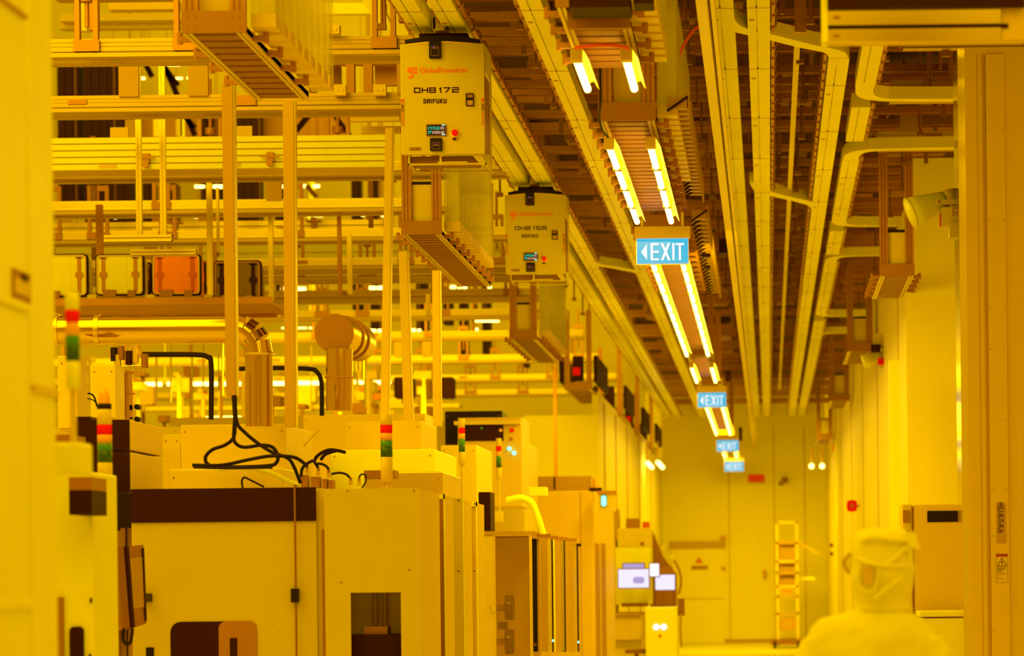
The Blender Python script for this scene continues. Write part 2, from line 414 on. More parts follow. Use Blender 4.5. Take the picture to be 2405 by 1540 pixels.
branch([(X1R,35.6),(X1R+.04,36.2),(X1R+.25,36.6),(X2-.2,36.9),(X2-.03,37.3),(X2,38.0)],'curved link rail beside the first exit sign')
# ---------------------------------------------------------------- cross tracks over the machine bay
TR='tracks crossing the machine bay'
NT={21.5:'nearest track crossing the machine bay, top of the picture',24.0:'second track crossing the machine bay, above the dark ribbed columns'}
def cross_track(Y, x0, x1, label, n=2, hang=0.9, seed=0, group=TR, z=ZR):
    rnd=random.Random(seed)
    t=thing('cross_track',((x0+x1)/2,Y,z),label,'track',group)
    for k in range(n):
        y=Y+0.30*k
        m=MB().box(x0,x1,y,y+.055,z+.02,z+.115).box(x0,x1,y-.006,y,z+.025,z+.05).box(x0,x1,y-.006,y,z+.06,z+.075).box(x0,x1,y-.006,y,z+.088,z+.115)
        m.build('beam',M['track' if Y<25 else 'alu'],t)
        MB().box(x0,x1,y-.02,y+.10,z-.018,z+.012).build('running_strip',M['track'],t)
    x=x0+rnd.uniform(.1,.5)
    while x<x1-.2:
        kind=rnd.random()
        if kind<.45:      # U shaped hanger
            wd=rnd.uniform(.13,.2)
            m=MB().box(x,x+.035,Y-.03,Y+.03,z+.02,z+.62).box(x+wd,x+wd+.035,Y-.03,Y+.03,z+.02,z+.62).box(x-.01,x+wd+.045,Y-.035,Y-.02,z+.02,z+.10)
            m.box(x,x+wd+.03,Y-.02,Y+.02,z+.56,z+.62).cyl((x+wd/2+.018,Y,z+.2),(x+wd/2+.018,Y,z+.9),.016,8)
            m.cyl((x+wd/2+.018,Y,z+.38),(x+wd/2+.018,Y,z+.44),.05,8)
            m.build('hanger',M['brown'],t)
        elif kind<.65:    # flat plate
            MB().box(x,x+.16,Y-.03,Y+.02,z+.10,z+.52).build('cover_plate',M['tan'],t)
        elif kind<.85:    # splice with four holes
            m=MB().box(x,x+.15,Y-.02,Y-.006,z+.045,z+.085)
            for q in range(4): m.cyl((x+.025+.033*q,Y-.026,z+.065),(x+.025+.033*q,Y-.02,z+.065),.008,8)
            m.build('splice_plate',M['brown'],t)
        else:
            MB().box(x,x+.05,Y+.1,Y+.16,z+.10,z+.8).box(x-.03,x+.08,Y+.06,Y+.2,z+.3,z+.36).build('bracket',M['umber'],t)
        x+=rnd.uniform(.35,1.0)*hang
    return t
cross_track(21.5,-7.0,X1L-.05,NT[21.5],2,.8,1)
cross_track(24.0,-7.0,X1L-.05,NT[24.0],2,.75,2)
def box_beam(x0,y0,x1,y1,Y,n,mm,label):
    a,b,c,d=R(x0,y0,x1,y1,Y); t=thing('box_beam',((a+b)/2,Y,c),label,'beam'); h=(d-c)/n
    MB().box(a,b,Y+.02,Y+.4,c,d).build('core',M['beige'],t)
    for k in range(n): MB().box(a,b,Y,Y+.02,c+h*k+.006,c+h*(k+1)-.006).build('face_strip',M[mm],t)
    r=random.Random(int(Y*10)); x=a+.3
    while x<b-.4:
        MB().box(x,x+.16,Y-.008,Y,c+.02,c+h*.9).build('joint_plate',M['beige'],t)
        if r.random()<.6: MB().box(x+.4,x+.46,Y-.05,Y,c+h*1.0,c+h*2.4).box(x+.34,x+.52,Y-.06,Y-.05,c+h*1.6,c+h*1.9).cyl((x+.43,Y-.08,c+h*.6),(x+.43,Y-.05,c+h*.6),.03,8).build('clamp',M['brown'],t)
        if r.random()<.5: MB().box(x+.1,x+.26,Y+.02,Y+.05,d,d+.09).build('tab',M['beige'],t)
        x+=r.uniform(.8,1.6)
box_beam(-200,321,905,399,26.6,5,'white','deep bright beam of stacked strips crossing the bay above the carrier boxes')
box_beam(-200,577,1180,652,38.6,4,'white','deep bright beam crossing the bay behind the carrier boxes')
box_beam(-200,520,900,548,34,2,'alu','brown-grooved beam crossing the bay just above the hanging crossbar')
W=[(27.9,'track showing just below the deep bright beam of stacked strips')]
for i,(y,l) in enumerate(W): cross_track(y,-8.5,X1L-.05,l,2,1.2,10+i,'tracks crossing the machine bay')
far=[(30.6,'bay track at the height of the horizontal row of small dark sensors'),(33.2,'bay track just above the row of clear carrier boxes'),(36.2,'wide bright bay track right behind the carrier boxes'),(37.4,'bay track showing level with the middle of the carrier boxes'),(40.2,'bay track level with the carrier shelf'),(43.2,'bay track just above the polished duct'),(47.0,'bay track level with the blank disc of the steel duct'),(52.0,'distant bay track level with the first dark boxes on the long rack row'),(57.0,'distant bay track above the long line of white lamps'),(61.5,'farthest bay track, low behind the machine tops')]
for i,(y,l) in enumerate(far): cross_track(y,-4.0-y*.25,-2.9,l,3 if i in (2,3,4) else 2,1.3,30+i,'distant tracks over the machine bay')
cross_track(24.4,X6+.25,3.0,'short track crossing near the top of the steel column, nearer',2,.5,50,'tracks crossing above the right wall',z=ZR+.12)
cross_track(27.2,X6+.25,3.0,'short track crossing near the top of the steel column, farther',2,.5,51,'tracks crossing above the right wall',z=ZR+.12)
cross_track(21.9,X6+.25,3.0,'short track crossing right under the mirror box',2,.5,52,'tracks crossing above the right wall',z=ZR+.12)
# upper cable channel pieces above the first track
def simple(name, mb, m, label, cat, group=None, bevel=0):
    return tag(mb.build(name,m,bevel=bevel),label,cat,group)
simple('cable_channel',MB().pb(733,7,905,32,22.5,22.6).add([],[]),M['rail'],'pale flat channel crossing at the top beside the vehicle','channel')
t=MB(); p=[U(850,0,22.3),U(893,0,22.3),U(921,65,22.0),U(888,65,22.0)]
t.add([tuple(q) for q in p]+[(q.x,q.y+.05,q.z+.02) for q in p],[(0,3,2,1),(4,5,6,7),(0,1,5,4),(1,2,6,5),(2,3,7,6),(3,0,4,7)])
simple('channel_end',t,M['rail'],'pale sloping channel end pointing at the vehicle','channel')
for (x0,y0,x1,y1,Y,mm,l) in [(255,2,420,22,27,'beige','tan beam high up in the machine bay, behind the first track'),(140,32,430,48,30,'cream','pale beam above the first bay track, upper'),(140,50,430,66,30.2,'cream','pale beam above the first bay track, lower'),(130,-15,400,-2,25,'tan','tan beam at the very top of the machine bay')]:
    simple('bay_beam',MB().pb(x0,y0,x1,y1,Y,Y+.15),M[mm],l,'beam')
for (x0,x1,y0,y1,Y,l) in [(180,203,0,72,22.6,'cream flat post above the first bay track, nearer the blurred cabinet'),(207,228,0,70,23.0,'brown flat post beside the cream one above the first bay track')]:
    simple('flat_post',MB().pb(x0,y0,x1,y1,Y,Y+.1),M['beige' if x0==180 else 'brown'],l,'post')
# ---------------------------------------------------------------- dark columns and braces far in the bay
DC='dark ribbed columns far in the machine bay'
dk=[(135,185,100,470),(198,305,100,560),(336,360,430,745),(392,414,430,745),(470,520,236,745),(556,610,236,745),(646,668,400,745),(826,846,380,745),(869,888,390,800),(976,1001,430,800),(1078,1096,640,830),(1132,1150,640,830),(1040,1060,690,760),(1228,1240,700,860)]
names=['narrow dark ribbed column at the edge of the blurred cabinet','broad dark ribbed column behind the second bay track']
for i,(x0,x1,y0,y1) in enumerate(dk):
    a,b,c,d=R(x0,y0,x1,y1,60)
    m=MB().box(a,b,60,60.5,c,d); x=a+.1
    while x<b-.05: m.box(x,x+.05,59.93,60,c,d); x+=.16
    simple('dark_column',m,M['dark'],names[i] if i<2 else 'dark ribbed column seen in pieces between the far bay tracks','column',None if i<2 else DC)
simple('brown_panel_band',MB().pb(306,262,470,326,61,61.1),M['bronze'],'brown panel band behind the slotted posts high in the bay','panel')
simple('brown_panel_band',MB().pb(612,262,820,326,61,61.1),M['bronze'],'brown panel band behind the braces high in the bay','panel')
BR=[((338,95),(418,200),44),((330,128),(357,180),44),((375,130),(458,318),44),((403,240),(458,300),44),((448,240),(470,268),44),((548,275),(580,238),44),((695,308),(752,238),44),((762,238),(822,320),44),((780,238),(800,262),44),((720,435),(742,462),50),((510,505),(530,528),50),((455,575),(470,556),50)]
for i,(p,q,Y) in enumerate(BR):
    simple('diagonal_brace',MB().bar(U(*p,Y),U(*q,Y),.075,.075),M['dark'],'dark diagonal steel brace in the far bay framework','brace','dark diagonal braces')
LP=[(318,331,108,560,25.2,'pale slotted post in front of the dark columns, one of a hanging pair'),(374,388,108,560,25.2,'pale slotted post hanging beside its twin over the clear carrier boxes')]
for (x0,x1,y0,y1,Y,l) in LP:
    a,b,c,d=R(x0,y0,x1,y1,Y); w_=(b-a)
    simple('slotted_post',MB().box(a,b,Y+.006,Y+.04,c,d).box(a,a+w_*.38,Y,Y+.006,c,d).box(b-w_*.38,b,Y,Y+.006,c,d),M['alu'],l,'post')
a,b,c,d=R(246,552,405,568,25.2)
simple('hanging_crossbar',MB().box(a,b,25.16,25.22,c,c+(d-c)*.4).box(a,b,25.16,25.22,d-(d-c)*.4,d).box(a,b,25.18,25.24,c,d),M['alu'],'pale slotted crossbar under the pair of hanging posts','bar')
a,b,c,d=R(306,585,460,598,25.6)
simple('hanging_crossbar',MB().box(a,b,25.6,25.64,c,c+(d-c)*.4).box(a,b,25.6,25.64,d-(d-c)*.4,d).box(a,b,25.62,25.68,c,d),M['alu'],'pale slotted crossbar lying on top of the orange carrier box','bar')
for i,(x0,x1,y0,y1,Y,mm) in enumerate([(485,497,330,705,29,'alu'),(225,240,480,600,29,'brown'),(630,641,490,705,31,'alu'),(792,801,490,690,31,'brown'),(815,826,550,690,31,'alu'),(508,513,440,590,29.5,'alu'),(1000,1010,690,740,34,'alu'),(414,428,240,320,58,'cream'),(360,376,240,320,58,'cream'),(423,433,250,330,58,'white'),(725,740,380,745,58,'white'),(1300,1308,860,1150,42,'brown')]):
    simple('slotted_post',MB().pb(x0,y0,x1,y1,Y,Y+.06),M[mm],'slim upright post standing among the bay tracks','post','slim posts among the bay tracks')
# ---------------------------------------------------------------- lamps seen far in the bay
LB='small lit lamps far in the machine bay'
lamps=[(330,352,119,4),(384,398,118,4),(407,465,116,5),(300,312,119,5),(345,357,150,5),(390,422,151,5),(300,311,150,5),(328,334,151,4),(300,308,184,4),(330,340,184,4),(395,428,184,3),(440,462,183,3),(185,192,152,5),(310,322,24,5),(370,382,24,5),
 (458,480,438,5),(501,524,438,6),(654,672,438,5),(708,722,437,5),(736,750,437,5),(703,790,400,3),(268,275,510,5),(456,474,508,5),(695,714,505,5),(720,729,505,5),(738,758,505,5),(848,856,504,5),(862,868,503,5),(896,905,505,5),(176,185,569,5),(464,482,566,5),(504,514,566,4),(418,424,566,4),(867,873,563,5),(893,905,562,5),(922,930,562,5),
 (660,720,659,6),(660,718,678,6),(868,878,657,6),(892,905,656,6),(868,882,676,6),(886,903,676,6),(1058,1070,674,5),(1076,1082,676,5),(1086,1096,676,5),(1146,1154,675,5),
 (601,628,754,5),(662,720,770,2),(726,738,770,2),(857,882,777,6),(887,900,777,6),(965,976,776,6),(981,988,776,5),(1118,1122,774,6),(1108,1172,754,3)]
for (x0,x1,y,hh) in lamps:
    c1=U(x0,y,58); c2=U(x1,y,58); r=hh*58/F*.62
    m=MB().tube([(c1.x,58,c1.z),(c2.x,58,c2.z)],r,8)
    o=simple('bay_lamp',m,M['lamp'],'small lit lamp far in the bay between the crossing tracks','lamp',LB); xm=(c1.x+c2.x)/2
    MB().box(xm-.006,xm+.006,58,58.01,c1.z+r,15.5).build('stem',M['umber'],o)
for (x0,x1,y,l) in [(310,380,902,'lit lamp tube at the left end of the long lamp line under the polished duct'),(393,492,901,'lit lamp tube between the valve tower and the black hose'),(500,575,901,'lit lamp tube beside the cable duct post'),(640,672,900,'short lit lamp tube beside the upright duct'),(693,755,899,'lit lamp tube between the post and the second duct'),(833,855,897,'short lit lamp tube next to the second duct'),(856,917,897,'lit lamp tube above the far orange box'),(453,490,983,'short lit lamp tube low behind the machine tops'),(503,577,982,'lit lamp tube low behind the black hose')]:
    c1=U(x0,y,54); c2=U(x1,y,54)
    simple('tube_lamp',MB().tube([tuple(c1),(c2.x,54,c2.z)],.034,8),M['lamp'],l,'lamp')

a_=[(813,832,124,222,24.25,'brown','brown slotted upright in front of the second track, nearer the big rack'),(853,874,122,222,24.25,'brown','brown slotted upright in front of the second track, nearer the vehicle'),
(763,797,58,79,21.4,'beige','small tan box with two holes sitting on the first track'),(783,812,198,223,23.9,'beige','small tan box left of the brown uprights'),(876,906,198,223,23.9,'beige','small tan box right of the brown uprights'),
(740,935,112,152,27,'bronze','brown panel band behind the uprights beside the vehicle'),(740,800,155,205,27.3,'umber','dull steel plate behind the uprights beside the rack'),(880,940,155,200,27.3,'brown','dull steel plate behind the uprights beside the vehicle'),
(820,938,250,262,25.6,'cream','pale strip under the second track beside the vehicle, upper'),(822,938,268,284,25.6,'beige','pale strip under the second track beside the vehicle, middle'),(850,940,296,312,25.9,'beige','pale strip under the second track beside the vehicle, lower')]
for (x0,x1,y0,y1,Y,mm,l) in a_:
    m=MB().pb(x0,y0,x1,y1,Y,Y+.08)
    if x1-x0<40 and y1-y0<30:
        for f in (.3,.7):
            p=U(x0+(x1-x0)*f,(y0+y1)/2,Y-.006); m.cyl(p,p+Vector((0,.006,0)),.012,10)
    simple('track_plate',m,M[mm],l,'plate')
# ================================================================ hanging storage racks
def rack(X, Y0, L, label, name='hanging_rack', hb=2.85, w=0.335, tall=1.25, fins='r', center='panel', plate='bronze', hooks=True, group='hanging storage racks', finh=1.0):
    zb=EYE+hb; t=thing(name,(X,Y0,zb),label,'rack',group)
    m=MB().box(X-w/2,X+w/2,Y0,Y0+.008,zb,zb+.115)
    for sx in (-1,1):
        for a in (0.03,0.075):
            for z in (.025,.085): m.cyl((X+sx*(w/2-a),Y0-.003,zb+z),(X+sx*(w/2-a),Y0,zb+z),.006,8)
    m.build('end_plate',M[plate],t)
    for sx in (-1,1):       # slotted uprights
        x=X+sx*(w/2-.045)
        MB().box(x-.04,x+.04,Y0+.02,Y0+.06,zb+.02,zb+tall).box(x-.04,x-.022,Y0+.01,Y0+.02,zb+.1,zb+tall).box(x-.006,x+.006,Y0+.01,Y0+.02,zb+.1,zb+tall).box(x+.022,x+.04,Y0+.01,Y0+.02,zb+.1,zb+tall).build('upright',M['brown'],t)
    if center=='panel':
        MB().box(X-.085,X+.085,Y0+.05,Y0+.30,zb+.09,zb+.42).build('inner_box',M['cream'],t,bevel=.006)
        MB().box(X-.08,X+.08,Y0+.05,Y0+.3,zb+.42,zb+.445).build('box_lid',M['black'],t)
    elif center=='tall':
        MB().box(X-.085,X+.085,Y0+.08,Y0+.2,zb+.1,zb+tall).build('inner_panel',M['beige'],t)
    # ribbed underside tray
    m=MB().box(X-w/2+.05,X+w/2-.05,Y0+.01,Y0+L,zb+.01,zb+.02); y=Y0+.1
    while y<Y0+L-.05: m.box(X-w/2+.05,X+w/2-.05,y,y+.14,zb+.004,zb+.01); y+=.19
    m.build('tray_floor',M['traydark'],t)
    for sx in (-1,1):
        x=X+sx*(w/2-.03)
        MB().box(x-.022,x-.004,Y0+.008,Y0+L,zb-.004,zb+.04).box(x+.004,x+.022,Y0+.008,Y0+L,zb-.004,zb+.04).box(x-.022,x+.022,Y0+.01,Y0+L,zb+.01,zb+.045).build('side_rail',M['alu'],t)
        if hooks:
            n=int(L/.45)
            for k in range(min(n,12)):
                y=Y0+.25+.45*k
                MB().box(x+sx*.022,x+sx*.10,y,y+.03,zb+.0,zb+.03).cyl((x+sx*.09,y+.015,zb-.01),(x+sx*.09,y+.015,zb+.05),.016,8).build('clip',M['brown'],t)
        if fins and (fins=='both' or (fins=='r')==(sx>0)):
            n=max(2,int(L/.22))
            for k in range(min(n,14)):
                y=Y0+.12+L/n*k; x0=x+sx*.035
                MB().box(min(x0,x0+sx*.13),max(x0,x0+sx*.13),y,y+.010,zb+.12,zb+.12+finh).box(x0+sx*.12,x0+sx*.13,y,y+.16,zb+.12,zb+.12+finh).build('clear_guard',M['acrylic'],t)
                MB().box(min(x0,x0+sx*.13),max(x0,x0+sx*.13),y,y+.16,zb+.05,zb+.12).build('guard_foot',M['beige'],t)
    return t
def hx(px,py,h): return H(px,py,h)
p=H(502,77,2.85);  rack(p.x,p.y,2.15,'large brown-ended hanging rack above the left machines, nearest the camera',fins='r',tall=2.0,center='tall',finh=1.1)
MBx=H(408,60,2.95)
p=H(990,551,2.85); rack(p.x,p.y,4.4,'hanging rack right under the first white vehicle with clear side guards',fins='r',tall=1.3)
p=H(1229,797,2.85); rack(p.x,p.y,3.8,'hanging rack below the second white vehicle',fins='r',tall=1.2)
dks=[(1358,915,'dark-fronted hanging rack with a red spot, nearest of the far row'),(1433,975,'dark-fronted hanging rack, second along the far row'),(1478,1018,'dark-fronted hanging rack with a red edge, third along the far row'),(1512,1050,'dark-fronted hanging rack at the far end of the row')]
for i,(x,y,l) in enumerate(dks):
    p=H(x,y,2.85); t=rack(p.x,p.y,3.6,l,fins=None,tall=1.2,center=None,hooks=False,w=.42)
    MB().rrect(p.x-.01,p.z+.33,.15,.36,.01,p.y+.06,p.y+.35).build('dark_box',M['dark'],t)
    for sx in (-1,1):
        for k in range(4): MB().box(p.x+sx*.23,p.x+sx*.29,p.y+.08+k*.8,p.y+.6+k*.8,p.z+.12,p.z+.52).build('side_box',M['dark'],t)
    if i in (0,2): MB().box(p.x-.085,p.x+.03,p.y+.04,p.y+.06,p.z+.22,p.z+.34).build('red_tag',M['red'],t)
rts=[(2107,655,1.20,'hanging rack against the right wall, nearest, left of the loudspeaker'),(2020,830,1.16,'hanging rack on the right wall behind the small far loudspeaker'),(1972,945,1.14,'small hanging rack on the right wall past the far loudspeaker'),(1937,1035,1.12,'tiny far hanging rack on the right wall above the red box')]
for i,(x,y,X,l) in enumerate(rts):
    p=H(x,y,2.82); rack(p.x if i==0 else min(p.x,XR-.2),p.y,2.3,l,fins=None,tall=1.7 if i==0 else 1.1,hooks=i==0)
# far row of uprights behind the vehicles
for i,(x0,x1,y0,y1,Y) in enumerate([(1062,1072,385,540,27.5),(1082,1092,385,540,28.2),(1118,1127,400,600,29),(1135,1143,410,620,29.6),(1090,1097,385,500,31),(1150,1158,430,640,30.3)]):
    simple('rack_post',MB().pb(x0,y0,x1,y1,Y,Y+.06),M['brown'],'brown slotted post between the two white vehicles','post','posts between the white vehicles')
# ---------------------------------------------------------------- the lit centre tray
XL=H(1369,180,2.75).x; XT=H(1482,180,2.75).x; XC=(XL+XT)/2
ZT=EYE+2.75
segs=[(14.9,16.75,'first piece of the centre tray at the top of the picture'),(18.62,23.2,'centre tray between the lit tubes leading to the nearest exit sign'),(24.4,37.3,'long centre tray behind the nearest exit sign'),(38.3,42.3,'short centre tray before the second exit sign'),(44.0,57.6,'centre tray between the second and third exit signs'),(59.5,67.0,'farthest centre tray before the back wall')]
for i,(y0,y1,l) in enumerate(segs):
    t=rack(XC,y0,y1-y0,l,name='centre_tray',hb=2.86,w=.36,tall=1.05,fins='r' if i<2 else None,center='tall' if i==1 else ('panel' if i==0 else None),hooks=i<3,group='centre trays between the tube lamps',finh=.7)
    if i in (1,2):
        n=22; 
        for k in range(n):
            y=y0+.1+k*(.2 if i==1 else .3); x=XC+.25
            MB().box(x,x+.13,y,y+.08,ZT+.20,ZT+.27).box(x+.125,x+.14,y,y+.02,ZT+.14,ZT+.30).build('chain_link',M['tan'],t)
            MB().bar((x,y-.02,ZT+.18),(x+.13,y-.02,ZT+.27),.014).build('slot',M['dark'],t)
simple('upper_panel',MB().pb(1332,20,1480,66,15.0,15.05),M['bronze'],'brown plate closing the top of the first centre tray','panel')
simple('dark_channel',MB().pb(1336,-20,1478,17,14.6,14.9),M['dark'],'dark flat channel at the top edge above the tube lamps','channel')
simple('dark_channel',MB().pb(1487,-20,1533,8,14.7,14.9),M['dark'],'small dark channel piece at the top edge beside the wider one','channel')
# ---------------------------------------------------------------- tube lamps
def tube_lamp(x, y, label, parts=True):
    t=thing('tube_lamp',(x,y,ZT),label,'lamp','tube lamps in two rows along the centre tray')
    MB().tube([(x,y+.01,ZT),(x,y+.03,ZT),(x,y+.96,ZT),(x,y+.98,ZT)],[.014,.021,.021,.014],12).build('lamp_tube',M['tube'],t)
    MB().add([(x-.022,y,ZT+.03),(x+.035,y,ZT+.05),(x+.06,y,ZT+.005),(x-.022,y+1,ZT+.03),(x+.035,y+1,ZT+.05),(x+.06,y+1,ZT+.005),(x-.022,y,ZT+.036),(x+.035,y,ZT+.056),(x+.066,y,ZT+.005),(x-.022,y+1,ZT+.036),(x+.035,y+1,ZT+.056),(x+.066,y+1,ZT+.005)],
      [(0,1,4,3),(1,2,5,4),(6,9,10,7),(7,10,11,8),(0,3,9,6),(2,8,11,5),(0,6,7,1),(1,7,8,2),(3,4,10,9),(4,5,11,10)]).build('reflector',M['cream'],t)
    MB().box(x-.028,x+.035,y-.08,y,ZT-.02,ZT+.05).build('end_cap',M['beige'],t,bevel=.005)
    MB().box(x-.012,x+.012,y+.4,y+.44,ZT+.03,ZT+.11).build('mount',M['beige'],t)
rows=[(15.78,1,'nearest'),(18.97,4,'B'),(24.6,12,'C'),(38.8,3,'D'),(48.0,9,'E'),(65.3,3,'F')]
for y0,n,k in rows:
    for j in range(n):
        for (x,sd) in ((XL,'machine side'),(XT,'wall side')):
            if k=='nearest': l='nearest single tube lamp under the first centre tray, %s'%sd
            elif k=='B': l='tube lamp before the nearest exit sign, %s, %s of four'%(sd,['nearest','second','third','last'][j])
            else: l={'C':'lit tube lamp in the long double row behind the nearest exit sign','D':'lit tube lamp in the short double row before the second exit sign','E':'lit tube lamp in the double row between second and third exit signs','F':'tiny lit tube lamp before the farthest exit sign'}[k]
            tube_lamp(x,y0+j*1.02,l)
simple('red_cable',MB().tube(curve([H(1352,112,2.72),H(1380,108,2.72),H(1420,105,2.72),H(1460,109,2.72),H(1474,114,2.72)],6),.010,8),M['redcable'],'red cable strung between the two nearest tube lamps','cable')
simple('black_cable',MB().tube(curve([U(1409,155,17.6),U(1410,240,17.8),U(1408,275,18.2),U(1415,305,18.5),U(1428,322,18.7)],6),.008,8),M['rubber'],'black cable hanging down to the row of four tube lamps','cable')
simple('red_cable',MB().tube(curve([U(1664,58,19),U(1635,66,19),U(1612,95,19.2),U(1596,130,19.5),U(1592,170,20),U(1593,320,22),U(1597,470,25),U(1598,520,26)],8),.010,8),M['redcable'],'long red cable curving down beside the cable chain','cable')
simple('cable_clip',MB().cyl(U(1580,173,20),U(1596,172,20),.006,6),M['black'],'black tie around the long red cable, upper','clip')
simple('cable_clip',MB().cyl(U(1584,287,21.8),U(1597,288,21.8),.006,6),M['black'],'black tie around the long red cable, lower','clip')
simple('long_channel',MB().box(XC+.50,XC+.56,13,70,ZT+.32,ZT+.37).box(XC+.58,XC+.60,13,70,ZT+.32,ZT+.37),M['alu'],'long double channel running above the chain beside the tube lamps','channel')
simple('dark_box',MB().pb(1688,560,1718,593,31,31.2),M['dark'],'small dark box hanging among the ducts right of the nearest exit sign','box')
for i,(x0,y0,x1,y1,Y,l) in enumerate([(1648,595,1668,602,25,'dark bracket end just right of the nearest exit sign, upper'),(1654,623,1668,629,25,'dark bracket end just right of the nearest exit sign, lower'),(1704,870,1717,895,40,'dark bracket above the second exit sign'),(1735,1003,1743,1035,56,'dark bracket beside the third exit sign')]):
    simple('dark_bracket',MB().pb(x0,y0,x1,y1,Y,Y+.1),M['dark'],l,'bracket')
# ---------------------------------------------------------------- exit signs
def exit_sign(head, face, Y, label):
    a,b,c,d=R(*head,Y); t=thing('exit_sign',((a+b)/2,Y,c),label,'sign','blue exit signs in a row')
    MB().box(a,b,Y,Y+.06,c,d).build('housing',M['beige'],t,bevel=.004)
    for x in (a+.06,b-.06): MB().cyl((x,Y+.03,d),(x,Y+.03,EYE+2.88),.012,8).build('hanger',M['alu'],t)
    a,b,c,d=R(*face,Y); e=.009
    MB().box(a,b,Y+.012,Y+.035,c,d).build('rim',M['cream'],t)
    MB().box(a+.004,b-.004,Y+.008,Y+.012,c+.005,d-.004).build('edge',M['signpale'],t)
    p=MB().box(a+e,b-e,Y+.005,Y+.008,c+e+.002,d-e).build('face_panel',M['signblue'],t)
    w_=b-a; h_=d-c
    tri=MB().poly([(a+w_*.095,c+h_*.47),(a+w_*.205,c+h_*.17),(a+w_*.205,c+h_*.78)],Y+.002,Y+.005); tri.build('arrow',M['signwhite'],t)
    lt=MB(); s=w_*.042; x0=a+w_*.275; z0=c+h_*.16; z1=c+h_*.80; lw=w_*.155; y0,y1=Y+.002,Y+.005
    lt.box(x0,x0+s,y0,y1,z0,z1)
    for z in (z0,(z0+z1)/2-s*.45,z1-s*.9): lt.box(x0+s,x0+lw,y0,y1,z,z+s*.9)
    x0=a+w_*.465; lw=w_*.185; s2=s*1.15
    lt.poly([(x0,z0),(x0+s2,z0),(x0+lw,z1),(x0+lw-s2,z1)],y0,y1); 
    lt.poly([(x0+lw,z0),(x0+lw-s2,z0),(x0,z1),(x0+s2,z1)],y0+.0005,y1)
    x0=a+w_*.685; lt.box(x0,x0+s,y0,y1,z0,z1)
    x0=a+w_*.745; lw=w_*.165; lt.box(x0,x0+lw,y0,y1,z1-s*.95,z1).box(x0+lw/2-s/2,x0+lw/2+s/2,y0,y1,z0,z1-s*.95)
    lt.build('lettering',M['signwhite'],t)
exit_sign((1490,531,1621,559),(1494,558,1618,621),23.45,'nearest and largest blue exit sign')
exit_sign((1636,906,1706,921),(1638,921,1706,957),43.0,'second blue exit sign along the row')
exit_sign((1682,1023,1736,1033),(1683,1033,1735,1060),58.5,'third blue exit sign, small and blurred')
exit_sign((1700,1075,1748,1083),(1701,1083,1747,1107),68.3,'farthest blue exit sign before the back wall')
